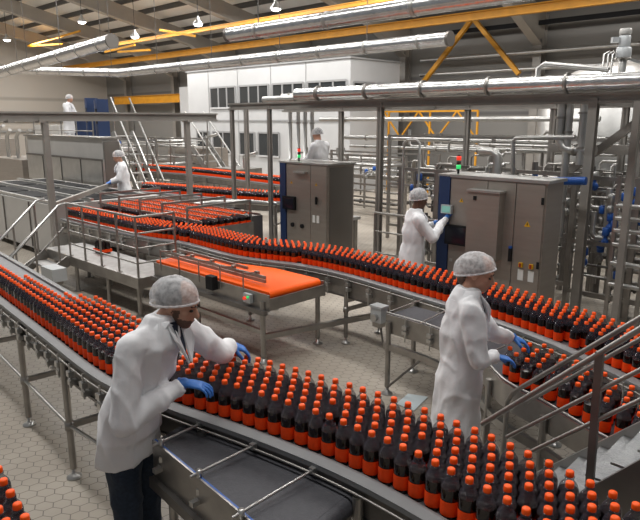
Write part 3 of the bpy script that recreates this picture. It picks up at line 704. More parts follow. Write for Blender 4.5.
for k, ph in enumerate((0, .03, .075, .018, .055)):      # looser lanes, each with its own rhythm
    rows(LB, ZB, [k], .1 + ph - (.04525 if k % 2 else 0), .0905, .046, .083, 'B')
# bottles standing loose on the woman's side lane
s_l = s_of(SL, flat(G(500, 378, .79)))
def lanerows():
    for k in range(4):
        op_ = offset(SL, .062 + .09 * k)
        for p, d, s in resample(op_, .112, s_l + (.055 if k % 2 else 0) + .03 * k):
            i = min(range(len(SL)), key=lambda j: (SL[j] - p).length)
            if .062 + .09 * k > far2[i] - .045: continue
            spots.append((Vector((p.x + R.uniform(-.008, .008), p.y + R.uniform(-.008, .008), zL)), 'L', k, s))
lanerows()
# keep only what the frame can show
def inview(p, m=18):
    if depth(p) < .4: return False
    x, y = proj(p + ZH * .2); x2, y2 = proj(p); return -m < x < 640 + m and y < 520 + m and -m < x2 < 640 + m
spots = [s for s in spots if inview(s[0], 130)]
# no two bottles may share a place
kept = []; grid = {}
for s in spots:
    p = s[0]; cell = (round(p.x / .1), round(p.y / .1)); ok = True
    for i in (-1, 0, 1):
        for j in (-1, 0, 1):
            for q in grid.get((cell[0] + i, cell[1] + j), []):
                if (q - p).length < .081: ok = False
    if ok: kept.append(s); grid.setdefault(cell, []).append(p)
spots = kept
# corner line at lower left
CL = smooth_path([flat(G(u, v, ZA)) for u, v in [(-75, 440), (-38, 490), (-14, 520), (10, 560)]])
for i, (u, v) in enumerate(((3, 479), (10, 490.5), (17, 503), (24.5, 515))):
    spots.append((G(u, v, ZA + HB) - ZH * HB, 'C', 0, i))
    if i: spots.append((G(u - 19, v + 4, ZA + HB) - ZH * HB, 'C', 1, i))
spots.append((G(-2, 467, ZA + HB) - ZH * HB, 'C', 0, -1))
spots.sort(key=lambda s: (s[0] + ZH * .15 - CAMP).length)
NEAR = 298
near = [s for s in spots if inview(s[0], 4)][:NEAR]
ids = {id(s) for s in near}; rest = [s for s in spots if id(s) not in ids]
sA0 = sman
groups = {}
for s in near: groups.setdefault((s[1], s[2]), []).append(s)
first = True
for (key, row), lst in sorted(groups.items()):
    lst.sort(key=lambda s: s[3])
    right = [s for s in lst if s[3] >= sA0]; left = [s for s in lst if s[3] < sA0][::-1]
    for i, s in enumerate(lst):
        if key == 'A':
            j, side = (right.index(s), 'right of') if s in right else (left.index(s), 'left of')
            lab = f'cola bottle on the near conveyor, {nth(row + 1)} row from front rail, {nth(j + 1)} {side} bearded man'
            grp = 'bottles on the near conveyor'
        elif key == 'B':
            j = len(lst) - 1 - i; lab = f'cola bottle on the far conveyor, {nth(row + 1)} row from front rail, {nth(j + 1)} from picture edge'
            grp = 'bottles on the curved far conveyor'
        elif key == 'L':
            lab = f"cola bottle on the woman's side lane, {nth(row + 1)} row from outer edge, {nth(i + 1)} from her gloves"
            grp = 'bottles on the side lane'
        else:
            lab = f'cola bottle in the lower left corner, {nth(i + 1)} from top of {"inner" if row == 0 else "outer"} row'
            grp = 'bottles in the lower left corner'
        o = bpy.data.objects.new('cola_bottle', ME_B); COL.objects.link(o); o.location = s[0]; o.rotation_euler = (0, 0, R.uniform(0, 6.28))
        tag(o, lab, 'bottle', grp)
        c = bpy.data.objects.new('cap', ME_C); COL.objects.link(c); c.parent = o
        c = bpy.data.objects.new('bottle_label', ME_L); COL.objects.link(c); c.parent = o

# ================================================================== LEFT PLATFORM AND ACCUMULATION TABLE
def railing(name, label, pts, heights, r=.02, post=.9, m='steel', loc=None, curve=True):
    t = thing(name, label, 'railing', loc or pts[0])
    for i, h in enumerate(heights):
        mb = MB(); mb.tube([Vector(p) + ZH * h for p in pts], r if i == 0 else r * .7, 8); mb.build('top_rail' if i == 0 else 'mid_rail', m, t)
    for a, b in zip(pts, pts[1:]):
        a = Vector(a); b = Vector(b); n = max(1, round((b - a).length / post))
        for k in range(n + (1 if b is pts[-1] or (b - Vector(pts[-1])).length < 1e-4 else 0)):
            p = a.lerp(b, k / n); mb = MB(); mb.tube([p, p + ZH * heights[0]], r * .9, 8); mb.box(p + ZH * .006, .07, .07, .012); mb.build('post', m, t)
    return t
PZ = .55
pf = thing('platform', 'low stainless catwalk platform beside the bottle table at left', 'platform', B(-9, 4.4))
mb = MB(); mb.bb(-10.2, -7.25, 4.05, 4.70, PZ - .03, PZ); mb.build('deck', 'deck', pf)
mb = MB(); mb.bb(-10.2, -7.25, 4.03, 4.05, PZ - .14, PZ + .01); mb.build('edge_beam', 'steel', pf)
mb = MB(); mb.bb(-7.25, -7.23, 4.03, 4.70, PZ - .14, PZ + .01); mb.build('edge_beam', 'steel', pf)
for u in (-9.9, -9.2, -8.2, -7.35):
    for v in (4.1, 4.62):
        c = B(u, v); mb = MB(); mb.tube([c + ZH * .012, c + ZH * (PZ - .03)], .03, 8); mb.box(c + ZH * .006, .12, .12, .012); mb.build('leg', 'steel', pf)
railing('platform_railing', 'stainless railing along the near edge of the left platform', [B(-9.3, 4.07, PZ), B(-7.28, 4.07, PZ), B(-7.28, 4.66, PZ)], [.82, .6, .4, .2], .018, .5)
sf = thing('platform_stairs', 'short steps down from the left platform with sloping handrails', 'stairs', B(-9.7, 3.6))
for k in range(3):
    z = PZ - .16 * (k + 1); v = 4.0 - .22 * (k + .5)
    mb = MB(); mb.bb(-10.05, -9.35, v - .12, v + .11, z - .03, z); mb.build('step', 'deck', sf)
for u in (-10.1, -9.3):
    mb = MB(); mb.bar(B(u, 4.04, PZ - .06), B(u, 3.3, 0.05), .03, .15); mb.build('stringer', 'steel', sf)
    mb = MB(); mb.tube([B(u, 4.07, PZ + .82), B(u, 3.95, PZ + .80), B(u, 3.15, .62)], .02, 8); mb.build('handrail', 'steel_lt', sf)
    mb = MB(); mb.tube([B(u, 4.0, PZ + .45), B(u, 3.2, .30)], .014, 8); mb.build('mid_rail', 'steel', sf)
    for v, z0, z1 in ((3.9, .42, 1.31), (3.55, .22, .98), (3.22, .02, .68)):
        mb = MB(); mb.tube([B(u, v, z0), B(u, v, z1)], .017, 8); mb.build('post', 'steel', sf)
# crate of bottles standing on the deck
kc = G(103, 253, PZ)
ku, kv = UVof(kc); kv = min(kv, 4.55)
ct = thing('bottle_pack', 'shrink wrapped pack of dark bottles standing on the platform deck', 'pack', B(ku, kv, PZ))
mb = MB()
for i in range(3):
    for j in range(2): mb.lathe([(.03, 0), (.042, .01), (.042, .15), (.018, .2), (.015, .22)], B(ku + (i - 1) * .086, kv + (j - .5) * .086, PZ), 10)
mb.build('bottle_bodies', 'cola', ct)
mb = MB(); mb.bb(ku - .135, ku + .135, kv - .09, kv + .09, PZ + .03, PZ + .075); mb.build('wrap_band', 'label', ct)
# accumulation table
TU0, TU1, TV0, TV1 = -11.4, -8.25, 5.62, 6.82
tt = thing('accumulation_table', 'wide multi lane bottle table behind the left platform', 'conveyor', B(-9.8, 6.3))
mb = MB(); mb.bb(TU0, TU1, TV0, TV1, ZB - .04, ZB); mb.build('belt', 'belt_mesh', tt)
mb = MB(); mb.bb(TU0, TU1, TV0 - .04, TV0 - .02, ZB - .22, ZB + .04); mb.build('side_frame', 'steel', tt)
mb = MB(); mb.bb(TU1 + .0, TU1 + .02, TV0 - .04, TV1 + .04, ZB - .22, ZB + .06); mb.build('end_frame', 'steel', tt)
mb = MB(); mb.bb(TU0, TU1, TV1 + .02, TV1 + .04, ZB - .22, ZB + .04); mb.build('side_frame', 'steel', tt)
for i in range(5):
    v = TV0 + (TV1 - TV0) * i / 4
    mb = MB(); mb.bar(B(TU0, v, ZB + .22), B(TU1 + .25, v, ZB + .22), .02, .035); mb.build('lane_rail', 'steel', tt)
for k in range(5):
    u = TU0 + .2 + k * .72
    mb = MB(); mb.bar(B(u, TV0 - .05, ZB + .42), B(u, TV1 + .05, ZB + .42), .035, .035); mb.bar(B(u, TV0 - .05, ZB - .1), B(u, TV0 - .05, ZB + .44), .03, .03); mb.bar(B(u, TV1 + .05, ZB - .1), B(u, TV1 + .05, ZB + .44), .03, .03); mb.build('cross_frame', 'steel', tt)
for u in (TU0 + .1, -9.8, TU1 - .1):
    for v in (TV0, TV1):
        mb = MB(); mb.tube([B(u, v, .0), B(u, v, ZB - .2)], .03, 8); mb.build('leg', 'steel', tt)
far = []
for i in range(4):
    v0 = TV0 + (TV1 - TV0) * i / 4
    for k in range(4):
        u = TU0 + .06 + (.043 if k % 2 else 0)
        while u < TU1 - .05: far.append(B(u, v0 + .065 + .0765 * k, ZB)); u += .088
# housing and big stainless machine at far left
hs = thing('conveyor_housing', 'low pale steel housing with slotted top at far left', 'machine', B(-14, 6))
mb = MB(); mb.bb(-17.2, -11.5, 4.75, 7.05, .12, 1.06); mb.build('housing', 'pale', hs)
for k in range(4):
    u = -16.6 + 1.35 * k; mb = MB(); mb.bb(u, u + .03, 4.73, 4.75, .15, 1.04); mb.build('panel_joint', 'steel_dk', hs)
for k in range(3):
    v = 4.92 + .72 * k
    for j in range(4):
        u = -16.9 + 1.35 * j; mb = MB(); mb.bb(u, u + 1.2, v, v + .54, 1.06, 1.075); mb.build('top_slot', 'black', hs)
    mb = MB(); mb.bar(B(-17.1, v - .09, 1.10), B(-11.5, v - .09, 1.10), .07, .04); mb.build('top_rail', 'steel_lt', hs)
for u in (-17, -15, -13, -11.7):
    mb = MB(); mb.bb(u, u + .1, 4.9, 5.0, 0, .12); mb.build('foot', 'steel_dk', hs)
ms = thing('packing_machine', 'big boxy stainless machine with two rows of panels at left', 'machine', B(-16.5, 7.7))
mb = MB(); mb.bb(-18.9, -14.3, 7.25, 7.75, .95, 1.66); mb.build('lower_panel', 'steel_lt', ms)
mb = MB(); mb.bb(-18.9, -14.35, 7.30, 7.7, 1.66, 2.16); mb.build('upper_panel', 'pale', ms)
mb = MB(); mb.bb(-18.95, -14.28, 7.22, 7.78, 2.16, 2.2); mb.build('top_cap', 'steel', ms)
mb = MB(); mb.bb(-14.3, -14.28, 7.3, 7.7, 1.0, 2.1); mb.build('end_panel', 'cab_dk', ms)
for k in range(4):
    u = -17.8 + 1.15 * k; mb = MB(); mb.bb(u, u + .025, 7.235, 7.25, .97, 1.64); mb.build('panel_joint', 'steel_dk', ms)
mb = MB(); mb.bb(-18.9, -14.3, 7.23, 7.25, 1.63, 1.68); mb.build('panel_joint', 'steel_dk', ms)
for u in (-18.6, -16.5, -14.5):
    for v in (7.35, 7.65): mb = MB(); mb.bb(u - .05, u + .05, v - .05, v + .05, 0, .95); mb.build('leg', 'steel', ms)
ms2 = thing('machine_cabinet', 'grey machine with pipes left of the big stainless box', 'machine', B(-20.6, 7.6))
mb = MB(); mb.bb(-21.8, -19.2, 7.2, 8.6, .1, 1.45); mb.build('body', 'cab', ms2)
for k in range(3):
    u = -21.3 + k * .8; mb = MB(); mb.tube([B(u, 7.6, 1.45), B(u, 7.6, 2.1), B(u + .3, 7.6, 2.3)], .06, 8); mb.build('pipe', 'steel_lt', ms2)
mb = MB(); mb.bb(-21.7, -19.3, 7.3, 8.5, 0, .1); mb.build('plinth', 'steel_dk', ms2)
# lines of bottles farther back
def farline(name, pts, z, label, nrow):
    path = smooth_path([Vector((x, y, 0)) for x, y in pts], .3)
    conveyor(name, label, path, nrow * .0765 + .06, z, [.5, length(path) * .5, length(path) - .3], brackets=0, low_rail=False)
    for k in range(nrow):
        for p, d, s in resample(offset(path, .055 + .0765 * k), .088, .044 if k % 2 else 0): far.append(Vector((p.x, p.y, z)))
farline('bottle_conveyor', [(-4.35, 15.1), (-3.6, 14.65), (-2.6, 14.0), (-1.5, 13.35), (-.65, 13.05)], .9, 'nearer of the two bottle lines crossing behind the gantry post', 4)
farline('bottle_conveyor', [(-6.4, 21.6), (-4.4, 20.2), (-2.6, 18.4), (-1.0, 16.6)], .9, 'farther bottle line before the white office box', 4)
# ------------------------------------------------------------------ the bottles nobody could count
st = MB()
lowb = MB(); 
lowb.lathe([(.036, 0), (RB, .01), (RB, .02)], n=8, capt=False, mi=0, capb=False)
lowb.lathe([(RB, .02), (RB, .098)], n=8, capb=False, capt=False, mi=1)
lowb.lathe([(RB, .098), (RB, .158)], n=8, capb=False, capt=False, mi=0)
lowb.lathe([(RB, .158), (.034, .181), (.0185, .205), (.0150, .224)], n=8, capb=False, capt=False, mi=2)
lowb.lathe([(.0168, .2235), (.0164, .247), (.0, .250)], n=8, capb=False, capt=False, mi=3)
for p in [s[0] for s in rest] + [p for p in far if inview(p)]:
    a = R.uniform(0, .7); ca, sa = math.cos(a), math.sin(a); o = len(st.v)
    st.v += [Vector((p.x + v.x * ca - v.y * sa, p.y + v.x * sa + v.y * ca, p.z + v.z * KZ)) for v in lowb.v]
    st.f += [[i + o for i in f] for f in lowb.f]; st.m += lowb.m; st.s += lowb.s
tag(st.build('distant_bottles', ['cola', 'label', 'clear', 'cap']), 'crowd of orange capped cola bottles on the far lines and tables', 'bottles', kind='stuff')

# ================================================================== CONTROL CABINETS
def screwplate(mb, c, w, h): mb.box(c, w, .008, h, UH, VH, ZH)
def tri(face_v, u, z, s, parent):
    mb = MB(); pts = [B(u - s, face_v - .003, z - s * .8), B(u + s, face_v - .003, z - s * .8), B(u, face_v - .003, z + s * .9)]
    q = [p + VH * .002 for p in pts]
    mb.add(pts + q, [(0, 1, 2), (5, 4, 3), (0, 3, 4, 1), (1, 4, 5, 2), (2, 5, 3, 0)]); w = mb.build('warning_sign', 'warn', parent)
    mb = MB(); mb.box(B(u, face_v - .005, z), s * .22, .003, s * .75, UH, VH, ZH); mb.build('symbol', 'black', w)
def stack_light(c, parent):
    mb = MB(); mb.tube([c, c + ZH * .06], .015, 8); p = mb.build('stack_light', 'black', parent)
    for i, (m, z) in enumerate((('green', .06), ('amber', .115), ('red', .17))):
        mb = MB(); mb.lathe([(.03, 0), (.03, .052)], c + ZH * z, 12); mb.build('light_segment', m, p)
    mb = MB(); mb.lathe([(.03, 0), (.01, .015)], c + ZH * .224, 12); mb.build('light_cap', 'black', p)
c2 = thing('control_cabinet', 'stainless control cabinet with blue edge that the hairnetted worker touches', 'cabinet', B(-3.7, 7.1))
u0, u1, v0, v1, zt = -4.44, -3.02, 6.83, 7.26, 1.90
mb = MB(); mb.bb(u0 + .16, u1, v0, v1, .1, zt); mb.build('body', 'cab', c2)
mb = MB(); mb.bb(u0, u0 + .16, v0 - .03, v1, .1, zt + .01); mb.build('blue_edge', 'blue', c2)
mb = MB(); mb.bb(u0 - .02, u1 + .03, v0 - .03, v1 + .03, zt, zt + .035); mb.build('roof_cap', 'steel_lt', c2)
mb = MB(); mb.bb(u0 + .05, u1 - .05, v0 + .05, v1, 0, .1); mb.build('plinth', 'black', c2)
for a, b in ((u0 + .17, u0 + .68), (u0 + .69, u0 + 1.05), (u0 + 1.06, u1 - .02)):
    mb = MB(); mb.bb(a, b, v0 - .018, v0, .14, zt - .02); mb.build('door', 'cab', c2)
mb = MB(); mb.bb(u0 + .50, u0 + .92, v0 - .16, v0 - .018, .95, zt - .14); ex = mb.build('raised_door', 'cab', c2)
mb = MB(); mb.bb(u0 + .49, u0 + .93, v0 - .18, v0 - .01, zt - .14, zt - .115); mb.build('drip_edge', 'steel_lt', ex)
mb = MB(); mb.bb(u0 + .58, u0 + .62, v0 - .17, v0 - .16, zt - .24, zt - .19); mb.build('lock', 'black', ex)
mb = MB(); mb.bb(u0 + .07, u0 + .22, v0 - .075, v0 - .03, 1.44, 1.55); pn = mb.build('touch_panel', 'box_grey', c2)
mb = MB(); mb.bb(u0 + .085, u0 + .205, v0 - .079, v0 - .075, 1.455, 1.535); mb.build('display', 'hmi', pn)
mb = MB(); mb.bb(u0 + .14, u0 + .46, v0 - .07, v0 - .018, 1.05, 1.30); sc_ = mb.build('monitor', 'black', c2)
mb = MB(); mb.bb(u0 + .16, u0 + .44, v0 - .074, v0 - .07, 1.075, 1.28); mb.build('screen', 'screen', sc_)
tri(v0 - .018, u0 + .33, 1.62, .03, c2); tri(v0 - .018, u0 + 1.22, 1.42, .04, c2)
for z in (1.05,):
    mb = MB(); mb.bb(u0 + 1.02, u0 + 1.055, v0 - .05, v0 - .018, z - .1, z + .06); h = mb.build('door_handle', 'black', c2)
    mb = MB(); mb.bb(u0 + 1.02, u0 + 1.055, v0 - .055, v0 - .02, z + .06, z + .085); mb.build('handle_lock', 'blue_v', h)
mb = MB(); mb.bb(u0 + .47, u0 + .495, v0 - .045, v0 - .018, .92, 1.06); mb.build('door_handle', 'black', c2)
for du in (1.18, 1.31):
    mb = MB(); mb.bb(u0 + du - .024, u0 + du + .024, v0 - .045, v0 - .018, .90, .955); s_ = mb.build('isolator_switch', 'warn', c2)
    mb = MB(); mb.bb(u0 + du - .010, u0 + du + .010, v0 - .06, v0 - .045, .905, .95); mb.build('switch_knob', 'knob_red', s_)
    mb = MB(); mb.bb(u0 + du - .035, u0 + du + .035, v0 - .024, v0 - .018, .74, .87); mb.build('paper_tag', 'tagw', c2)
for du in (.22, .33):
    mb = MB(); mb.bb(u0 + du - .02, u0 + du + .02, v0 - .03, v0 - .018, .82, .86); mb.build('socket', 'steel_lt', c2)
for z in (.35, .95, 1.7):
    mb = MB(); mb.bb(u1 - .05, u1 - .02, v0 - .03, v0 - .018, z - .04, z + .04); mb.build('hinge', 'black', c2)
stack_light(B(u0 + .18, v0 + .12, zt + .035), c2)
c1 = thing('control_cabinet', 'smaller stainless cabinet with blue edge beside the rack posts', 'cabinet', B(-8, 8.2))
u0, u1, v0, v1, zt = -8.56, -7.36, 7.82, 8.5, 1.84
mb = MB(); mb.bb(u0 + .15, u1, v0, v1, .1, zt); mb.build('body', 'cab', c1)
mb = MB(); mb.bb(u0, u0 + .15, v0 - .03, v1, .1, zt); mb.build('blue_edge', 'blue', c1)
mb = MB(); mb.bb(u0 - .02, u1 + .03, v0 - .03, v1 + .03, zt, zt + .03); mb.build('roof_cap', 'steel_lt', c1)
mb = MB(); mb.bb(u0 + .05, u1 - .05, v0 + .05, v1, 0, .1); mb.build('plinth', 'black', c1)
for a, b in ((u0 + .17, u0 + .78), (u0 + .79, u1 - .02)):
    mb = MB(); mb.bb(a, b, v0 - .015, v0, .14, zt - .02); mb.build('door', 'cab', c1)
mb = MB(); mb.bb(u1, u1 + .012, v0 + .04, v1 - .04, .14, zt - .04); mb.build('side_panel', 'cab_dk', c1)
mb = MB(); mb.bb(u0 + .42, u0 + .72, v0 - .1, v0 - .015, zt - .16, zt - .13); mb.build('drip_edge', 'steel_lt', c1)
mb = MB(); mb.bb(u0 + .10, u0 + .42, v0 - .07, v0 - .015, 1.0, 1.24); sc_ = mb.build('monitor', 'black', c1)
mb = MB(); mb.bb(u0 + .12, u0 + .40, v0 - .074, v0 - .07, 1.02, 1.22); mb.build('screen', 'screen', sc_)
tri(v0 - .015, u0 + .30, 1.5, .03, c1); tri(v0 - .015, u0 + .93, 1.5, .03, c1)
for du in (.33, .58):
    mb = MB(); c = B(u0 + du, v0 - .015, .72); mb.tube([c, c - VH * .03], .04, 12); mb.build('socket', 'black', c1)
for du in (.88, .98):
    mb = MB(); mb.bb(u0 + du - .03, u0 + du + .03, v0 - .03, v0 - .015, .82, .95); mb.build('paper_tag', 'tagw', c1)
mb = MB(); mb.bb(u0 + .93, u0 + .96, v0 - .05, v0 - .015, 1.15, 1.28); mb.build('door_handle', 'black', c1)
stack_light(B(u0 + .28, v0 + .2, zt + .03), c1)

# ================================================================== PIPE SKIDS AND VALVES
def skid(name, label, U0, U1, V0, V1, Z1, nh, nv, nvalve, seed, frame=True, valves=True):
    rr = random.Random(seed); t = thing(name, label, 'pipe skid', B((U0 + U1) / 2, (V0 + V1) / 2))
    if frame:
        for u in (U0, (U0 + U1) / 2, U1):
            for v in (V0, V1): mb = MB(); mb.bb(u - .03, u + .03, v - .03, v + .03, 0, Z1); mb.build('frame_post', 'steel', t)
        for v in (V0, V1):
            for z in (.35, Z1 * .55, Z1): mb = MB(); mb.bar(B(U0, v, z - .03), B(U1, v, z - .03), .05); mb.build('frame_rail', 'steel', t)
    for k in range(nh):
        z = rr.uniform(.25, Z1 - .05); v = rr.uniform(V0 + .05, V1 - .05); a = U0 + rr.uniform(0, .4) * (U1 - U0); b = U1 - rr.uniform(0, .4) * (U1 - U0); r = rr.choice((.018, .025, .032, .045))
        dz = rr.choice((-1, 1)) * rr.uniform(.2, .6); z2 = min(max(z + dz, .1), Z1 + .1)
        mb = MB(); mb.tube([B(a, v, z2), B(a, v, z + (.06 if z2 > z else -.06)), B(a + .06, v, z), B(b - .06, v, z), B(b, v + .06, z), B(b, V1, z)], r, 8)
        for q in (.3, .7): p = B(a + (b - a) * q, v, z); mb.tube([p - UH * .012, p + UH * .012], r * 1.5, 10)
        mb.build('process_pipe', rr.choice(('steel', 'steel_lt', 'steel_lt', 'steel_dk')), t)
    for k in range(nv):
        u = rr.uniform(U0 + .05, U1 - .05); v = rr.uniform(V0 + .02, V1 - .05); a = rr.uniform(0.05, .5); b = rr.uniform(Z1 * .6, Z1 + .1); r = rr.choice((.018, .025, .035))
        mb = MB(); mb.tube([B(u, v, a), B(u, v, b - .05), B(u + .05, v, b), B(u + .3, v, b)], r, 8)
        for q in (.35, .6, .8): mb.tube([B(u, v, a + (b - a) * q - .012), B(u, v, a + (b - a) * q + .012)], r * 1.6, 10)
        mb.build('riser_pipe', rr.choice(('steel', 'steel_lt', 'steel')), t)
    for k in range(nvalve):
        u = rr.uniform(U0 + .05, U1 - .05); v = V0 + rr.uniform(-.02, .2); z = rr.uniform(.4, Z1 - .15); c = B(u, v, z)
        mb = MB(); mb.ell(c, .05, .05, .06, n=10); mb.tube([c, c + ZH * .1], .022, 8); va_ = mb.build('valve', rr.choice(('steel', 'steel_lt', 'blue_v')) if valves else 'steel', t)
        mb = MB(); mb.lathe([(.035, .09), (.045, .1), (.045, .19), (.03, .2)], c, 10); mb.build('actuator', 'blue_v' if rr.random() < .5 else 'steel_lt', va_)
    return t
skid('pipe_skid', 'dense stainless pipe skid between the two control cabinets', -6.2, -4.75, 8.35, 9.4, 1.85, 30, 26, 16, 3)
skid('pipe_skid', 'stainless pipe manifold behind the touched control cabinet', -4.3, -3.4, 8.6, 9.4, 1.9, 14, 12, 6, 5)
skid('valve_skid', 'crowded valve skid with blue actuators around the tall rack column', -3.3, -1.7, 8.3, 9.3, 1.9, 18, 18, 38, 9)
skid('valve_skid', 'pipe stack with ladder like rails at the right picture edge', -1.15, .3, 7.4, 8.6, 2.0, 14, 8, 10, 12)
skid('pipe_skid', 'far pipe skid in front of the grey wall behind the rack', -8.5, -3.5, 11.0, 12.3, 2.3, 16, 14, 6, 15)
skid('pipe_skid', 'far piping on the hall floor behind the valve skid', -3.0, 2.5, 11.0, 12.3, 2.4, 14, 12, 6, 17)
skid('pipe_skid', 'distant piping by the white office base', -13.5, -9.5, 13, 14.5, 1.7, 10, 10, 4, 19)
skid('pipe_skid', 'distant machinery piping left of the white office', -25, -18, 11, 13, 2.0, 14, 14, 6, 21)
lp = thing('pipe_loop_frame', 'tall thin tube loop standing in the pipe skid', 'frame', B(-5.3, 8.25))
p = onV(404, 140, 8.25); q = onV(420, 140, 8.25)
for zz in ((p, q),):
    a, b = p.copy(), q.copy(); mb = MB(); mb.tube([flat(a), a + ZH * -.05, a.lerp(b, .2), a.lerp(b, .8), b - ZH * .05, flat(b)], .02, 8); mb.build('tube_loop', 'steel_lt', lp)
rl = railing('machine_railing', 'stainless tube guard rail in front of the pipe skid', [B(-6.25, 7.75), B(-5.6, 7.75), B(-5.0, 7.75)], [1.15, .85, .5, .2], .022, .6, 'steel')
for (a, b, y0, y1, r, V, lab) in ((345, 565, 137, 143, .05, 11.3, 'long level pipe behind the rack posts, upper'), (350, 500, 147, 150, .035, 11.2, 'long level pipe behind the rack posts, lower'), (480, 570, 150, 141, .03, 10.9, 'slim pipe above the touched control cabinet'), (282, 350, 97, 93, .06, 10.9, 'short white pipe bending over the office end'), (320, 600, 118, 121, .05, 12.0, 'thin beam like pipe under the rack')):
    p = onV(a, y0, V); q = onV(b, y1, V); q.z = p.z = (p.z + q.z) / 2
    pipe([p, q], r, lab, flanges=4)
    for k in (.15, .85):
        c = p.lerp(q, k)
for k, (x0, x1, y, lab) in enumerate(((480, 500, 150, 'elbow pipe standing over the touched cabinet'),)):
    p = onV(480, 151, 8.0); q = onV(498, 152, 8.0); pipe([p, q - UH * .08, q - ZH * .05, Vector((q.x, q.y, 1.75))], .06, lab)
pipe([onV(513, 185, 7.9), onV(513, 141, 7.9), onV(516, 138, 7.9), onV(575, 137, 7.9)], .03, 'thin pipe rising from the touched cabinet to the rack')
pipe([onV(530, 181, 7.7), onV(586, 181, 7.7)], .05, 'blue pipe behind the right end of the touched cabinet', 'blue_v')
# rungs at the right edge
ld = thing('pipe_ladder', 'stack of level rungs between the right hand columns', 'frame', B(-.9, 7.2))
a_ = UVof(onV(613, 230, 7.3))[0]; b_ = UVof(onV(645, 230, 7.3))[0]
for u in (a_, b_): mb = MB(); mb.bb(u - .02, u + .02, 7.32, 7.36, 0, 2.0); mb.build('side_post', 'steel', ld)
for z in (.75, 1.0, 1.22, 1.38, 1.52, 1.66): mb = MB(); mb.tube([B(a_, 7.34, z), B(b_, 7.34, z)], .028, 8); mb.build('rung', 'steel_lt', ld)
# storage tank, agitator motor
tk = thing('storage_tank', 'big pale tank with domed top at upper right', 'tank', D(628, 300, 13.6) * 1)
c = D(632, 60, 13.6); c.z = 0
mb = MB(); mb.lathe([(1.75, .3), (1.8, .5), (1.8, 3.1), (1.6, 3.35), (1.1, 3.62), (.5, 3.78), (.0, 3.82)], c, 36, capt=False); mb.build('shell', 'steel_lt', tk)
for a in range(4): mb = MB(); p = c + Vector((math.cos(a * PI / 2 + .4), math.sin(a * PI / 2 + .4), 0)) * 1.4; mb.tube([p, p + ZH * .5], .08, 8); mb.build('leg', 'steel', tk)
mo = D(622, 68, 12.2)
mt_ = thing('agitator_motor', 'upright motor and gearbox on the domed tank', 'motor', mo)
def mcyl(name, r, z0, z1, m='box_grey'):
    r *= .8; z0 = z0 * .88; z1 = z1 * .88
    mb = MB(); mb.lathe([(r * .9, z0), (r, z0 + .02), (r, z1 - .02), (r * .9, z1)], mo, 16); mb.build(name, m, mt_)
mcyl('stand', .09, -.6, .2, 'steel_lt'); mcyl('gearbox', .17, .2, .42); mcyl('flange', .2, .17, .21, 'steel'); mcyl('motor_body', .13, .42, .66); mcyl('fan_cover', .135, .67, .8, 'pale')
mb = MB(); mb.box(mo + Vector((-.18, 0, .5)), .12, .1, .1); mb.build('terminal_box', 'box_grey', mt_)
for dx in (-.28, -.2, -.36): mb = MB(); mb.tube([mo + Vector((dx, 0, -.6)), mo + Vector((dx, 0, .25)), mo + Vector((dx + .1, 0, .3))], .022, 6); mb.build('vent_pipe', 'steel_lt', mt_)
mb = MB(); mb.bar(mo + Vector((.05, 0, .18)), mo + Vector((.9, -.1, -.1)), .05); mb.build('handrail', 'steel_lt', mt_)
# yellow lattice
ya = thing('lattice_girder', 'low yellow lattice girder seen under the pipe rack', 'girder', B(-13, 17))
A_ = onV(352, 112, 19.0); B_ = onV(478, 112, 19.0); B_.z = A_.z
for dz in (0, -.95): mb = MB(); mb.bar(A_ + ZH * dz, B_ + ZH * dz, .06, .07); mb.build('chord', 'yellow', ya)
for k in range(7):
    mb = MB(); mb.bar(A_.lerp(B_, k / 7) + ZH * (-.95 if k % 2 else 0), A_.lerp(B_, (k + 1) / 7) + ZH * (0 if k % 2 else -.95), .05); mb.build('diagonal', 'yellow', ya)
for k in (0, .33, .66, 1): mb = MB(); p = A_.lerp(B_, k); mb.bar(flat(p), p, .06); mb.build('post', 'yellow', ya)

# ================================================================== BACKGROUND PLATFORMS AND STAIRS
bp = thing('platform', 'raised grey platform behind the smaller cabinet', 'platform', flat(D(322, 150, 12.8)))
c = D(322, 150, 12.8); cu_, cv_ = UVof(c); Z2 = .70
mb = MB(); mb.bb(cu_ - .8, cu_ + .8, cv_ - .26, cv_ + .30, Z2 - .06, Z2); mb.build('deck', 'deck', bp)
for du in (-.7, .7):
    for dv in (-.2, .24): mb = MB(); mb.bb(cu_ + du - .04, cu_ + du + .04, cv_ + dv - .04, cv_ + dv + .04, 0, Z2 - .06); mb.build('leg', 'steel', bp)
FP = thing('platform', 'high grey platform at upper left carrying a worker and blue machines', 'platform', D(80, 130, 21.5))
c = D(75, 120, 21.5); fu, fv = UVof(c); Z3 = 1.72
mb = MB(); mb.bb(fu - 2.4, fu + 2.2, fv - .5, fv + 1.2, Z3 - .1, Z3); mb.build('deck', 'deck', FP)
for du in (-2.3, 0, 2.1):
    for dv in (-.4, 1.1): mb = MB(); mb.bb(fu + du - .06, fu + du + .06, fv + dv - .06, fv + dv + .06, 0, Z3 - .1); mb.build('leg', 'frame', FP)
railing('platform_railing', 'thin railing of the high platform at upper left', [B(fu - 2.35, fv - .45, Z3), B(fu + 2.15, fv - .45, Z3)], [1.0, .55], .025, 1.1, 'steel')
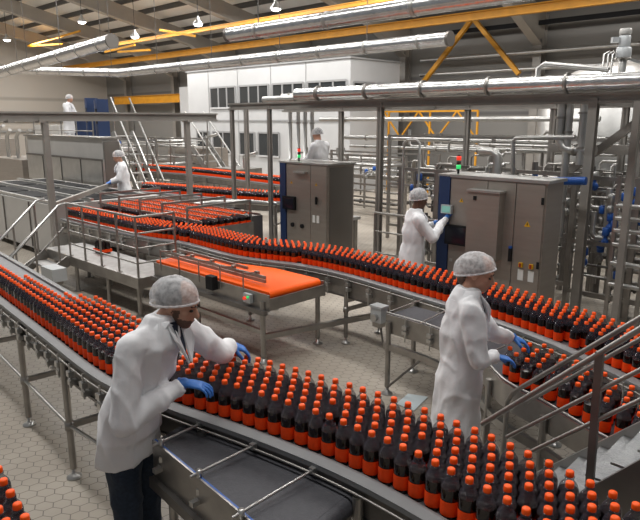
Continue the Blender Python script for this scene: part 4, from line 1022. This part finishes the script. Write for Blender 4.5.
for i, (x, w, h, m, lab) in enumerate(((78, .28, .95, 'blue', 'low blue machine beside the upper left worker'), (91, .13, 1.6, 'blue', 'tall blue panel machine, left of two on the high platform'), (101, .16, 1.55, 'blue', 'tall blue panel machine, right of two on the high platform'))):
    u = UVof(onV(x, 100, fv + .3))[0]
    t = thing('blue_machine', lab, 'machine', B(u, fv + .3, Z3))
    mb = MB(); mb.bb(u - w / 2, u + w / 2, fv + .1, fv + .5, Z3, Z3 + h); mb.build('body', m, t)
    mb = MB(); mb.bb(u - w / 2 - .12, u - w / 2, fv + .15, fv + .45, Z3, Z3 + h * .97); mb.build('side_column', 'steel', t)
    mb = MB(); mb.bb(u - w / 3, u + w / 3, fv + .09, fv + .1, Z3 + h * .5, Z3 + h * .8); mb.build('panel', 'screen', t)
bs = thing('access_stairs', 'steep steel access stairs behind the far left worker', 'stairs', D(130, 190, 16.5))
p0 = D(146, 186, 16.5); p1 = D(112, 118, 17.2)
for off in (0, .55):
    o_ = VH * off
    a, b = p0 + o_, p1 + o_; a.z = .1; b.z = 2.3
    mb = MB(); mb.bar(a, b, .04, .14); mb.build('stringer', 'steel_lt', bs)
    mb = MB(); mb.tube([a + ZH * .9, b + ZH * .9], .025, 8); mb.build('handrail', 'steel_lt', bs)
    for k in (.05, .5, .95): mb = MB(); q = a.lerp(b, k); mb.tube([q, q + ZH * .9], .02, 6); mb.build('post', 'steel', bs)
a, b = p0.copy(), p1.copy(); a.z = .1; b.z = 2.3
for k in range(9): mb = MB(); q = a.lerp(b, (k + .5) / 9) + VH * .275; mb.box(q, .2, .5, .03, UH, VH, ZH); mb.build('step', 'deck', bs)
bs2 = thing('access_stairs', 'light steel stairs in front of the white office wall', 'stairs', D(205, 180, 22))
p0 = D(222, 182, 21.5); p1 = D(186, 140, 22.5)
for off in (0, .8):
    a, b = p0 + VH * off, p1 + VH * off; a.z = .1; b.z = 2.0
    mb = MB(); mb.bar(a, b, .05, .18); mb.build('stringer', 'steel_lt', bs2); mb = MB(); mb.tube([a + ZH * .9, b + ZH * .9], .03, 6); mb.build('handrail', 'steel_lt', bs2)
    for k in (.1, .5, .9): mb = MB(); q = a.lerp(b, k); mb.tube([q, q + ZH * .9], .022, 6); mb.build('post', 'steel', bs2)
a, b = p0.copy(), p1.copy(); a.z = .1; b.z = 2.0
for k in range(8): mb = MB(); q = a.lerp(b, (k + .5) / 8) + VH * .4; mb.box(q, .25, .7, .03, UH, VH, ZH); mb.build('step', 'deck', bs2)
# distant machines that fill the left middle
for i, (u, v, du, dv, h, m, lab) in enumerate(((-20, 14, 2.2, 1.2, 1.6, 'cab', 'distant steel machine block beyond the access stairs'), (-27, 12, 2.5, 1.5, 2.4, 'pale', 'distant pale machine under the high platform'), (-16, 12.7, 1.3, 1.0, 1.1, 'steel', 'low steel machine beside the farther bottle line'),
                                            (-26.5, 9, 1.6, 1.2, 1.9, 'cab', 'grey machine at the left edge below the gantry'))):
    t = thing('process_machine', lab, 'machine', B(u, v))
    mb = MB(); mb.bb(u - du / 2, u + du / 2, v - dv / 2, v + dv / 2, .1, h); mb.build('body', m, t)
    mb = MB(); mb.bb(u - du / 2 + .1, u + du / 2 - .1, v - dv / 2 + .05, v + dv / 2 - .05, 0, .1); mb.build('plinth', 'black', t)
    mb = MB(); mb.bb(u - du * .4, u + du * .1, v - dv / 2 - .02, v - dv / 2, h * .3, h * .85); mb.build('door', 'steel_lt', t)
    mb = MB(); mb.tube([B(u + du * .3, v, h), B(u + du * .3, v, h + .4), B(u + du * .3 + .6, v, h + .5)], .06, 8); mb.build('outlet_pipe', 'steel_lt', t)
wd = thing('filler_drum', 'dark drum shaped machine part between the far bottle lines and the rack', 'machine', D(232, 215, 11.6))
c = D(232, 216, 11.6); mb = MB(); mb.tube([c - UH * .12, c + UH * .12], .17, 18); mb.build('drum', 'black', wd)
mb = MB(); mb.bb(UVof(c)[0] - .3, UVof(c)[0] + .3, UVof(c)[1] + .2, UVof(c)[1] + .5, 0, c.z); mb.build('stand', 'cab_dk', wd)
sw = thing('curved_rail', 'curved pale guide rail under the nearer far bottle line', 'guide rail', D(220, 205, 11.9))
pts = [D(x, y, Y) for x, y, Y in ((188, 206, 12.6), (210, 203, 12.5), (245, 202, 12.4), (276, 204, 12.5))]
mb = MB(); mb.tube(smooth_path(pts, .2), .05, 8); mb.build('tube', 'steel_lt', sw)
for p in pts[::2] + [pts[-1]]: mb = MB(); mb.tube([flat(p), p], .025, 6); mb.build('leg', 'steel', sw)

# ================================================================== CROSSOVER STAIRS AT LOWER RIGHT
VN, VF = 2.82, 3.38
cs = thing('crossover_stairs', 'steel stairs with sloping handrails rising out at lower right', 'stairs', flat(onV(600, 487, VN)))
def rail3(a, b, V, r, name, m='steel'):
    p = onV(*a, V); q = onV(*b, V); q2 = q + (q - p) * .15
    mb = MB(); mb.tube([p, q2], r, 10); return mb.build(name, m, cs)
rail3((482, 424), (640, 329), VN, .0145, 'handrail'); rail3((507, 437), (640, 370), VN, .011, 'mid_rail'); rail3((532, 451), (640, 400), VN, .011, 'mid_rail')
p = onV(517, 390, VF); q = onV(640, 318, VF); f = onV(504, 441, VF); k = onV(507, 402, VF)
mb = MB(); mb.tube([f, k, k.lerp(p, .5) + (p - f) * .06, p, q + (q - p) * .1], .015, 10); mb.build('handrail', 'steel', cs)
rail3((527, 402), (640, 339), VF, .012, 'mid_rail')
a = onV(600, 352, VN); b = onV(589.5, 487, VN); mb = MB(); mb.bar(a, b, .022, .036); mb.build('post', 'steel_dk', cs)
a = onV(503, 428, VF); b = flat(onV(503, 446, VF)); mb = MB(); mb.tube([onV(504, 441, VF), Vector((a.x, a.y, .3))], .018, 8); mb.build('post', 'steel', cs)
sa, sb_ = onV(545, 474, VF), onV(640, 428, VF); na, nb = onV(560, 512, VN), onV(640, 469, VN)
for a, b, m in ((sa, sb_, 'steel_lt'), (na, nb, 'steel_dk')):
    d = b - a; mb = MB(); mb.bar(a - d * .35 - ZH * .10, b + d * .4 - ZH * .10, .03, .2); mb.build('stringer', m, cs)
d = (sb_ - sa); us, _ = UVof(sa); ue = UVof(sb_)[0]
for k in range(-2, 8):
    t = k / 4.5; q = sa + d * t; u = UVof(q)[0]; z = q.z - .01
    mb = MB(); mb.bb(u - .02, u + .21, VN + .02, VF - .02, z - .012, z); mb.build('step', 'tread', cs)
for k in range(-2, 7):
    t = k / 4.5; q = sa + d * t; u = UVof(q)[0]; z = q.z - .01; z2 = (sa + d * ((k + 1) / 4.5)).z - .022
    mb = MB(); mb.bb(u + .19, u + .2, VN + .02, VF - .02, z, z2); mb.build('riser', 'tread', cs)
fl = thing('plastic_sheet', 'pale bluish plastic sheet lying on the floor behind the near bottles', 'sheet', G(410, 402, 0))
mb = MB(); pts = [G(u, v, .004) for u, v in ((396, 404), (408, 394), (428, 397), (414, 411))]; mb.add(pts + [p + ZH * .004 for p in pts], [(0, 1, 2, 3), (7, 6, 5, 4), (0, 4, 5, 1), (1, 5, 6, 2), (2, 6, 7, 3), (3, 7, 4, 0)]); mb.build('sheet', 'film', fl)
# conveyor that carries the corner bottles
conveyor('bottle_conveyor', 'conveyor end with five bottles cut off by the lower left corner', [p for p in offset(CL, -.35)], .42, ZA, [.2, .5], brackets=0, low_rail=False)

# ================================================================== PEOPLE
def frame_of(d, up):
    X = d.normalized(); Y = up.cross(X); Y.normalize(); return X, Y, X.cross(Y)
def hand_mesh(wrist, d, back, side, L=.185, curl=.5, spread=.12):
    """Glove: wrist point, pointing direction, back-of-hand direction, side = +1 when the thumb lies on the +Y side."""
    X, Y, Z = frame_of(d, back); S = L / .185; mb = MB()
    w = wrist
    def P(x, y, z): return w + (X * x + Y * (y * side) + Z * z) * S
    mb.loft([(P(-.035, 0, 0), .030 * S, .024 * S, Y, Z), (P(.0, 0, 0), .029 * S, .021 * S, Y, Z), (P(.04, .002, .002), .040 * S, .017 * S, Y, Z), (P(.085, 0, .002), .042 * S, .014 * S, Y, Z), (P(.098, 0, 0), .036 * S, .011 * S, Y, Z)], 14)
    for i, (y, l, r) in enumerate(((.031, .072, .0090), (.011, .082, .0095), (-.010, .076, .0090), (-.030, .060, .0080))):
        p = P(.088, y, 0); a = 0; spr = (1.5 - i) * spread
        for k, f in enumerate((.45, .32, .26)):
            a += curl * (.75 if k == 0 else 1.0)
            dd = (X * math.cos(a) + Y * (side * math.sin(spr) * math.cos(a)) - Z * math.sin(a)).normalized()
            q = p + dd * (l * f * S); mb.capsule(p, q, r * S * (1 - .06 * k), r * S * (1 - .06 * (k + 1)), 8); p = q
    p = P(.02, .026, -.006); q = P(.055, .060, -.022); q2 = P(.085, .064, -.036); q3 = P(.105, .060, -.046)
    mb.capsule(p, q, .015 * S, .012 * S, 8); mb.capsule(q, q2, .0115 * S, .0105 * S, 8); mb.capsule(q2, q3, .010 * S, .0085 * S, 8)
    return mb
def person(label, pos, ang, H, J, skin, beard=False, voxel=.012, hands=True, face=True, hair='hair', coat_len=.55, wide=1.0, net=(.130, .102, .116, .20, .36), hemw=1.0, longhair=False, trousers='jean', group=None):
    """J: joints in the figure's own frame (x forward, y to its left, z up) scaled to a 1.75 m figure."""
    k = H / 1.75; ca, sa = math.cos(ang), math.sin(ang); O = Vector(pos)
    fx = Vector((ca, sa, 0)); fy = Vector((-sa, ca, 0))
    def T(x, y, z): return O + (fx * x + fy * y + ZH * z) * k
    def TV(p): return T(*p)
    hd = J['head']; nod = J.get('nod', .5); turn = J.get('turn', 0)
    hx = (fx * math.cos(turn) + fy * math.sin(turn)); hy = Vector((-hx.y, hx.x, 0))
    HX = (hx * math.cos(nod) - ZH * math.sin(nod)); HZ = (hx * math.sin(nod) + ZH * math.cos(nod)); HY = hy
    HC = TV(hd)
    def Hp(x, y, z): return HC + (HX * x + HY * y + HZ * z) * k
    hip, nk = J['hip'], J['neck']
    # ---- body: one continuous skin
    mb = MB()
    mb.ell(Hp(-.008, 0, .035), .098 * k, .077 * k, .092 * k, HX, HY, HZ, 24)
    mb.ell(Hp(.030, 0, -.035), .068 * k, .058 * k, .082 * k, HX, HY, HZ, 20)
    mb.ell(Hp(.062, 0, -.088), .030 * k, .036 * k, .028 * k, HX, HY, HZ, 14)
    mb.capsule(Hp(.088, 0, .012), Hp(.112, 0, -.028), .009 * k, .014 * k, 10)
    for s in (-1, 1):
        mb.ell(Hp(-.012, .076 * s, -.008), .022 * k, .011 * k, .034 * k, HX, HY, HZ, 10)
        mb.ell(Hp(.058, .038 * s, -.022), .026 * k, .024 * k, .022 * k, HX, HY, HZ, 10)
    mb.capsule(Hp(.075, -.03, .028), Hp(.075, .03, .028), .019 * k, .019 * k, 10)
    mb.capsule(Hp(.088, -.014, -.062), Hp(.088, .014, -.062), .013 * k, .013 * k, 8)
    mb.capsule(TV(nk), Hp(-.022, 0, -.045), .060 * k, .055 * k, 14)
    mb.capsule(TV(hip), T(nk[0] - .03, 0, nk[2] - .13), .10 * k, .07 * k, 16)
    for s, nm in ((-1, 'r'), (1, 'l')):
        sh, el, wr = J['sh' + nm], J['el' + nm], J['wr' + nm]
        mb.capsule(T(nk[0], 0, nk[2] - .06), TV(sh), .05 * k, .05 * k); mb.capsule(TV(sh), TV(el), .05 * k, .038 * k); mb.capsule(TV(el), TV(wr), .038 * k, .027 * k)
        kn, an = J.get('kn' + nm, (hip[0] + .03, .1 * s, .49)), J.get('an' + nm, (hip[0], .11 * s, .09))
        mb.capsule(T(hip[0], .085 * s, hip[2] - .04), TV(kn), .082 * k, .056 * k); mb.capsule(TV(kn), TV(an), .054 * k, .040 * k)
        mb.capsule(TV(an), T(an[0] + .12, an[1], .045), .04 * k, .034 * k)
    body = fuse(mb, voxel * .62 if face else voxel, 3)
    mats = [skin, 'beard' if beard else skin, 'lip' if not beard else 'beard']
    if face:
        for i, f in enumerate(body.f):
            c = sum((body.v[j] for j in f), Vector()) / len(f) - HC
            x, y, z = c.dot(HX) / k, c.dot(HY) / k, c.dot(HZ) / k
            if abs(x) > .16 or abs(y) > .1 or abs(z) > .14: continue
            if beard and z < -.054 and x > -.0 and not (x > .10 and z > -.06): body.m[i] = 1
            if beard and abs(y) > .05 and -.055 < z < -.01 and .0 < x < .035: body.m[i] = 1
            if not beard and x > .085 and -.073 < z < -.053 and abs(y) < .024: body.m[i] = 2
    o = body.build('person', mats, None, O)
    tag(o, label, 'person', group)
    if face:
        for s in (-1, 1):
            mb = MB(); mb.ell(Hp(.083, .031 * s, .002), .010 * k, .014 * k, .007 * k, HX, HY, HZ, 10); mb.build('eye', 'eye', o)
            mb = MB(); mb.capsule(Hp(.093, .014 * s, .027), Hp(.083, .046 * s, .027), .0055 * k, .004 * k, 8); mb.build('eyebrow', 'hair', o)
    # ---- hair and hairnet
    hz = MB(); n = 20
    def cap_shell(mb, sx, sy, sz, cx, low, m=12):
        rows_ = []
        for i in range(m + 1):
            a = PI / 2 - (PI / 2 + low) * i / m
            rows_.append([(cx + sx * math.cos(a) * math.cos(2 * PI * j / n), sy * math.cos(a) * math.sin(2 * PI * j / n), .035 + sz * math.sin(a)) for j in range(n)])
        vs = [Hp(*q) for r_ in rows_ for q in r_]
        mb.add(vs, [(i * n + j, (i + 1) * n + j, (i + 1) * n + (j + 1) % n, i * n + (j + 1) % n) for i in range(m) for j in range(n)], 0, True); return rows_
    def tilt(mb, a):                      # tip the rim down at the back and up at the brow
        for i, v in enumerate(mb.v):
            c = (v - HC) / k; x, z = c.dot(HX), c.dot(HZ); y = c.dot(HY)
            X2 = x * math.cos(a) - z * math.sin(a); Z2 = x * math.sin(a) + z * math.cos(a); mb.v[i] = Hp(X2, y, Z2)
    cap_shell(hz, .106, .085, .098, -.014, .22 if not longhair else .3)
    if longhair: hz.ell(Hp(-.105, 0, -.035), .042 * k, .05 * k, .045 * k, HX, HY, HZ, 12)
    tilt(hz, .38); hz.build('hair', hair, o)
    nt_ = MB(); rr_ = cap_shell(nt_, net[0], net[1], net[2], -.022, net[3])
    for v in range(len(nt_.v)):
        nt_.v[v] += (nt_.v[v] - HC).normalized() * (noise.noise(nt_.v[v] * 34) * .006)
    tilt(nt_, net[4]); ho = nt_.build('hairnet', 'net', o)
    bnd = MB(); loop = [Hp(*q) for q in rr_[-1]]; bnd.tube(loop + [loop[0]], .006 * k, 6, cap=False); tilt(bnd, net[4]); bnd.build('elastic_band', 'net', ho)
    # ---- trousers, shoes
    mb = MB()
    for s, nm in ((-1, 'r'), (1, 'l')):
        kn, an = J.get('kn' + nm, (hip[0] + .03, .1 * s, .49)), J.get('an' + nm, (hip[0], .11 * s, .09))
        mb.capsule(T(hip[0], .08 * s, hip[2] - .02), TV(kn), .100 * k, .078 * k); mb.capsule(TV(kn), T(an[0], an[1], .10), .078 * k, .070 * k)
    mb.ell(T(hip[0], 0, hip[2]), .13 * k, .165 * k, .11 * k, fx, fy, ZH, 16)
    fuse(mb, voxel, 4, .012, .12).build('trousers', trousers, o)
    for s, nm in ((-1, 'r'), (1, 'l')):
        an = J.get('an' + nm, (hip[0], .11 * s, .09)); mb = MB()
        mb.loft([(T(an[0] - .07, an[1], .045), .035 * k, .045 * k, fy, ZH), (T(an[0], an[1], .055), .042 * k, .055 * k, fy, ZH), (T(an[0] + .1, an[1], .04), .048 * k, .040 * k, fy, ZH), (T(an[0] + .185, an[1], .03), .036 * k, .030 * k, fy, ZH)], 12); mb.build('shoe', 'shoe', o)
    # ---- coat
    mb = MB(); secs = []
    hem = coat_len
    sp = [(hem, hip[0] - .02, .170 * hemw, .235 * hemw), (hem + .12, hip[0] - .01, .165 * hemw, .225 * hemw), (hip[2] - .05, hip[0], .155, .205), (hip[2] + .12, hip[0] + .02, .140, .185)]
    cx, cz = J.get('chest', ((hip[0] * .35 + nk[0] * .65), 0, hip[2] + (nk[2] - hip[2]) * .62))[0::2]
    sp += [(cz - .06, cx - .02, .140, .190), (cz + .06, cx + .01, .135, .195), (nk[2] - .10, nk[0] - .02, .118, .18), (nk[2] - .03, nk[0] - .012, .100, .13), (nk[2] + .03, nk[0] - .006, .082, .086), (nk[2] + .05, nk[0] - .004, .074, .076)]
    for z, x, rx, ry in sp: secs.append((T(x, J.get('sway', 0) * (z - hem), z), rx * k, ry * k * wide, fx, fy))
    mb.loft(secs, 28)
    for nm in 'rl':
        sh, el, wr = Vector(J['sh' + nm]), Vector(J['el' + nm]), Vector(J['wr' + nm]); s = -1 if nm == 'r' else 1
        mb.capsule(T(nk[0] - .01, .06 * s, nk[2] - .055), TV(sh), .070 * k, .078 * k); m1 = sh.lerp(el, .5)
        mb.capsule(TV(sh), TV(m1), .080 * k, .072 * k, 16); mb.capsule(TV(m1), TV(el), .072 * k, .064 * k, 16)
        cuff = el.lerp(wr, .93); mb.capsule(TV(el), TV(el.lerp(wr, .5)), .064 * k, .056 * k, 16)
        mb.tube([TV(el.lerp(wr, .45)), TV(cuff)], [.056 * k, .047 * k], 16)
    coat = fuse(mb, voxel, 5, .0135, .13)
    co = coat.build('lab_coat', 'white_coat', o)
    # collar with two folded lapels, shirt at the throat, placket, pocket
    cm = MB(); ring = []
    for j in range(15):
        a = math.radians(50 + 260 * j / 14)
        ring.append((math.cos(a), math.sin(a)))
    up = (TV(hd) - TV(nk)).normalized()
    vs = []
    for c_, s_ in ring:
        base = T(nk[0] + .0, 0, nk[2] + .0)
        for rad, hgt in ((.070, -.012), (.068, .045), (.084, .040), (.108, -.035)):
            vs.append(base + (fx * (c_ * rad) + fy * (s_ * rad) * 1.08) * k + up * (hgt * k))
    cm.add(vs, [(i * 4 + j, i * 4 + 4 + j, i * 4 + 5 + j, i * 4 + 1 + j) for i in range(14) for j in range(3)], 0, True)
    for s in (-1, 1):
        e = [T(nk[0] + .045, .055 * s, nk[2] + .035), T(nk[0] + .115, .085 * s, nk[2] - .055), T(nk[0] + .135, .070 * s, nk[2] - .095), T(nk[0] + .145, .012 * s, nk[2] - .20), T(nk[0] + .090, .028 * s, nk[2] - .03)]
        e2 = [p + fx * (.012 * k) for p in e]
        cm.add(e + e2, [(0, 1, 2, 3, 4), (9, 8, 7, 6, 5)] + [(i, 5 + i, 5 + (i + 1) % 5, (i + 1) % 5) for i in range(5)], 0, False)
    cm.build('collar', 'white_coat', co)
    if face:
        sm = MB(); sm.lathe([(.074 * k, -.035 * k), (.066 * k, .01 * k), (.061 * k, .03 * k)], T(nk[0] + .012, 0, nk[2]), 16, X=fx, Y=fy, Z=up, capb=False, capt=False)
        sm.add([T(nk[0] + .085, .05, nk[2] + .01), T(nk[0] + .085, -.05, nk[2] + .01), T(nk[0] + .139, 0, nk[2] - .19)], [(0, 1, 2)]); sm.build('shirt', 'navy', o)
    # ---- gloves
    for nm in 'rl':
        el, wr = TV(J['el' + nm]), TV(J['wr' + nm]); d = J.get('hd' + nm); d = (fx * d[0] + fy * d[1] + ZH * d[2]) if d else (wr - el)
        bk = J.get('bk' + nm, (0.2, 0, 1)); bk = (fx * bk[0] + fy * bk[1] + ZH * bk[2])
        h = hand_mesh(wr, d, bk, 1 if nm == 'r' else -1, .19 * k, J.get('curl', .42))
        h.capsule(wr - (wr - el).normalized() * .05 * k, wr, .033 * k, .030 * k, 12)
        fuse(h, .0042 if hands else .008, 2).build('glove', 'glove', o)
    return o
TURN = math.radians
# bearded man at the near conveyor
man_pos = (-1.065, 3.16, 0); ma = TURN(-14); mk = 1.79 / 1.75
def loc(pos, ang, k, p):
    q = (Vector(p) - Vector(pos)) / k; return (q.x * math.cos(ang) + q.y * math.sin(ang), -q.x * math.sin(ang) + q.y * math.cos(ang), q.z)
def L1(u, v, z): return loc(man_pos, ma, mk, G(u, v, z))
zc = ZA + HB + .02
J = dict(hip=(0, 0, .95), neck=(.235, .02, 1.525), head=(.315, .045, 1.622), nod=.32, turn=.05,
         shr=(.155, -.175, 1.445), shl=(.23, .20, 1.445), elr=(.15, -.27, 1.09), ell=(.40, .36, 1.24),
         wrr=L1(184, 383, zc + .02), wrl=L1(231, 344, zc + .06), hdr=(.9, .15, -.12), hdl=(.7, .5, -.5), curl=.45)
person('bearded man in white coat and hairnet leaning over the near conveyor', man_pos, ma, 1.79, J, 'skin', True, .0115, coat_len=.755, hemw=.9)
# woman at the side lane
wo_pos = (.95, 3.98, 0); wa = TURN(0); wk = 1.72 / 1.75
def L2(u, v, z): return loc(wo_pos, wa, wk, G(u, v, z))
zc2 = zL + HB + .02
J = dict(hip=(0, 0, .95), neck=(.035, 0, 1.50), head=(.100, 0, 1.640), nod=.30, turn=-.38,
         shr=(.02, -.17, 1.42), shl=(.05, .17, 1.42), elr=(.07, -.23, 1.11), ell=(.27, .22, 1.14),
         wrr=L2(496, 357, zc2 + .03), wrl=L2(513, 337, zc2 + .03), hdr=(.9, .1, -.2), hdl=(.85, -.1, -.4), curl=.45)
person('woman in white coat and hairnet handling bottles at the side lane', wo_pos, wa, 1.72, J, 'skin', False, .0115, hair='hair_br', longhair=True, coat_len=.42, wide=.92, net=(.142, .112, .118, .16, .50))
# worker at the cabinet panel
w3 = (1.19, 7.85, 0); a3 = TURN(12)
def L3(u, v, Y): return loc(w3, a3, 1, D(u, v, Y))
J = dict(hip=(0, 0, .95), neck=(.03, 0, 1.46), head=(.085, 0, 1.62), nod=.25, turn=.25,
         shr=(.0, -.19, 1.39), shl=(.05, .19, 1.39), elr=(.16, -.27, 1.16), ell=(.26, .2, 1.2),
         wrr=(.42, -.10, 1.40), wrl=(.36, .10, 1.30), hdr=(.8, .35, .45), hdl=(.9, .0, .2), curl=.3)
person('dark skinned worker in white coat and hairnet touching the cabinet panel', w3, a3, 1.75, J, 'skin_dk', False, .016, hair='hair', coat_len=.5)
# far left worker behind the table
pp = D(125, 190, 13.9); pp.z = 0
J = dict(hip=(0, 0, .95), neck=(.05, 0, 1.46), head=(.11, 0, 1.61), nod=.4,
         shr=(.02, -.18, 1.39), shl=(.02, .18, 1.39), elr=(.10, -.25, 1.12), ell=(.12, .24, 1.12), wrr=(.30, -.12, 1.05), wrl=(.30, .12, 1.05), curl=.5)
wp = thing('step_platform', 'low step the far left worker stands on', 'platform', pp)
mb = MB(); mb.box(pp + ZH * .115, .9, .7, .23); mb.build('top', 'deck', wp)
person('worker in white coat and hairnet standing behind the bottle table at left', pp + ZH * .23, TURN(200), 1.72, J, 'skin', False, .022, hands=False, face=False, coat_len=.45)
# worker behind the smaller cabinet
pp = D(321, 150, 12.8); pp.z = Z2
J = dict(hip=(0, 0, .95), neck=(.06, 0, 1.45), head=(.11, 0, 1.60), nod=.45, shr=(.02, -.19, 1.39), shl=(.02, .19, 1.39), elr=(.10, -.25, 1.12), ell=(.14, .24, 1.12), wrr=(.32, -.12, 1.05), wrl=(.34, .12, 1.1))
person('worker in white coat seen from behind above the smaller cabinet', pp, TURN(140), 1.76, J, 'skin', False, .022, hands=False, face=False, coat_len=.45)
pp = D(68, 110, 21.5); pp.z = Z3
J = dict(hip=(0, 0, .95), neck=(.05, 0, 1.46), head=(.11, 0, 1.61), nod=.35, shr=(.02, -.18, 1.39), shl=(.02, .18, 1.39), elr=(.12, -.24, 1.12), ell=(.12, .24, 1.12), wrr=(.34, -.14, 1.05), wrl=(.34, .12, 1.1))
person('worker in white coat on the high platform beside the blue machines', pp, TURN(-10), 1.72, J, 'skin', False, .024, hands=False, face=False, coat_len=.45, trousers='white_coat')

# ================================================================== CAMERA, WORLD, VIEW
cam = bpy.data.cameras.new('camera'); cam.sensor_width = 36; cam.lens = FPX / 640 * 36; cam.clip_end = 200
co_ = bpy.data.objects.new('camera', cam); COL.objects.link(co_); co_.location = CAMP; co_.rotation_euler = (PI / 2 - PIT, 0, 0)
SC.camera = co_
w = bpy.data.worlds.new('hall_ambient'); SC.world = w; w.use_nodes = True
w.node_tree.nodes['Background'].inputs['Color'].default_value = (.93, .96, 1, 1); w.node_tree.nodes['Background'].inputs['Strength'].default_value = .19
SC.view_settings.view_transform = 'Standard'; SC.view_settings.look = 'None'; SC.view_settings.exposure = 0; SC.view_settings.gamma = 1; SC.view_settings.use_curve_mapping = False
SC.cycles.transparent_max_bounces = 24
SC.cycles.use_denoising = True
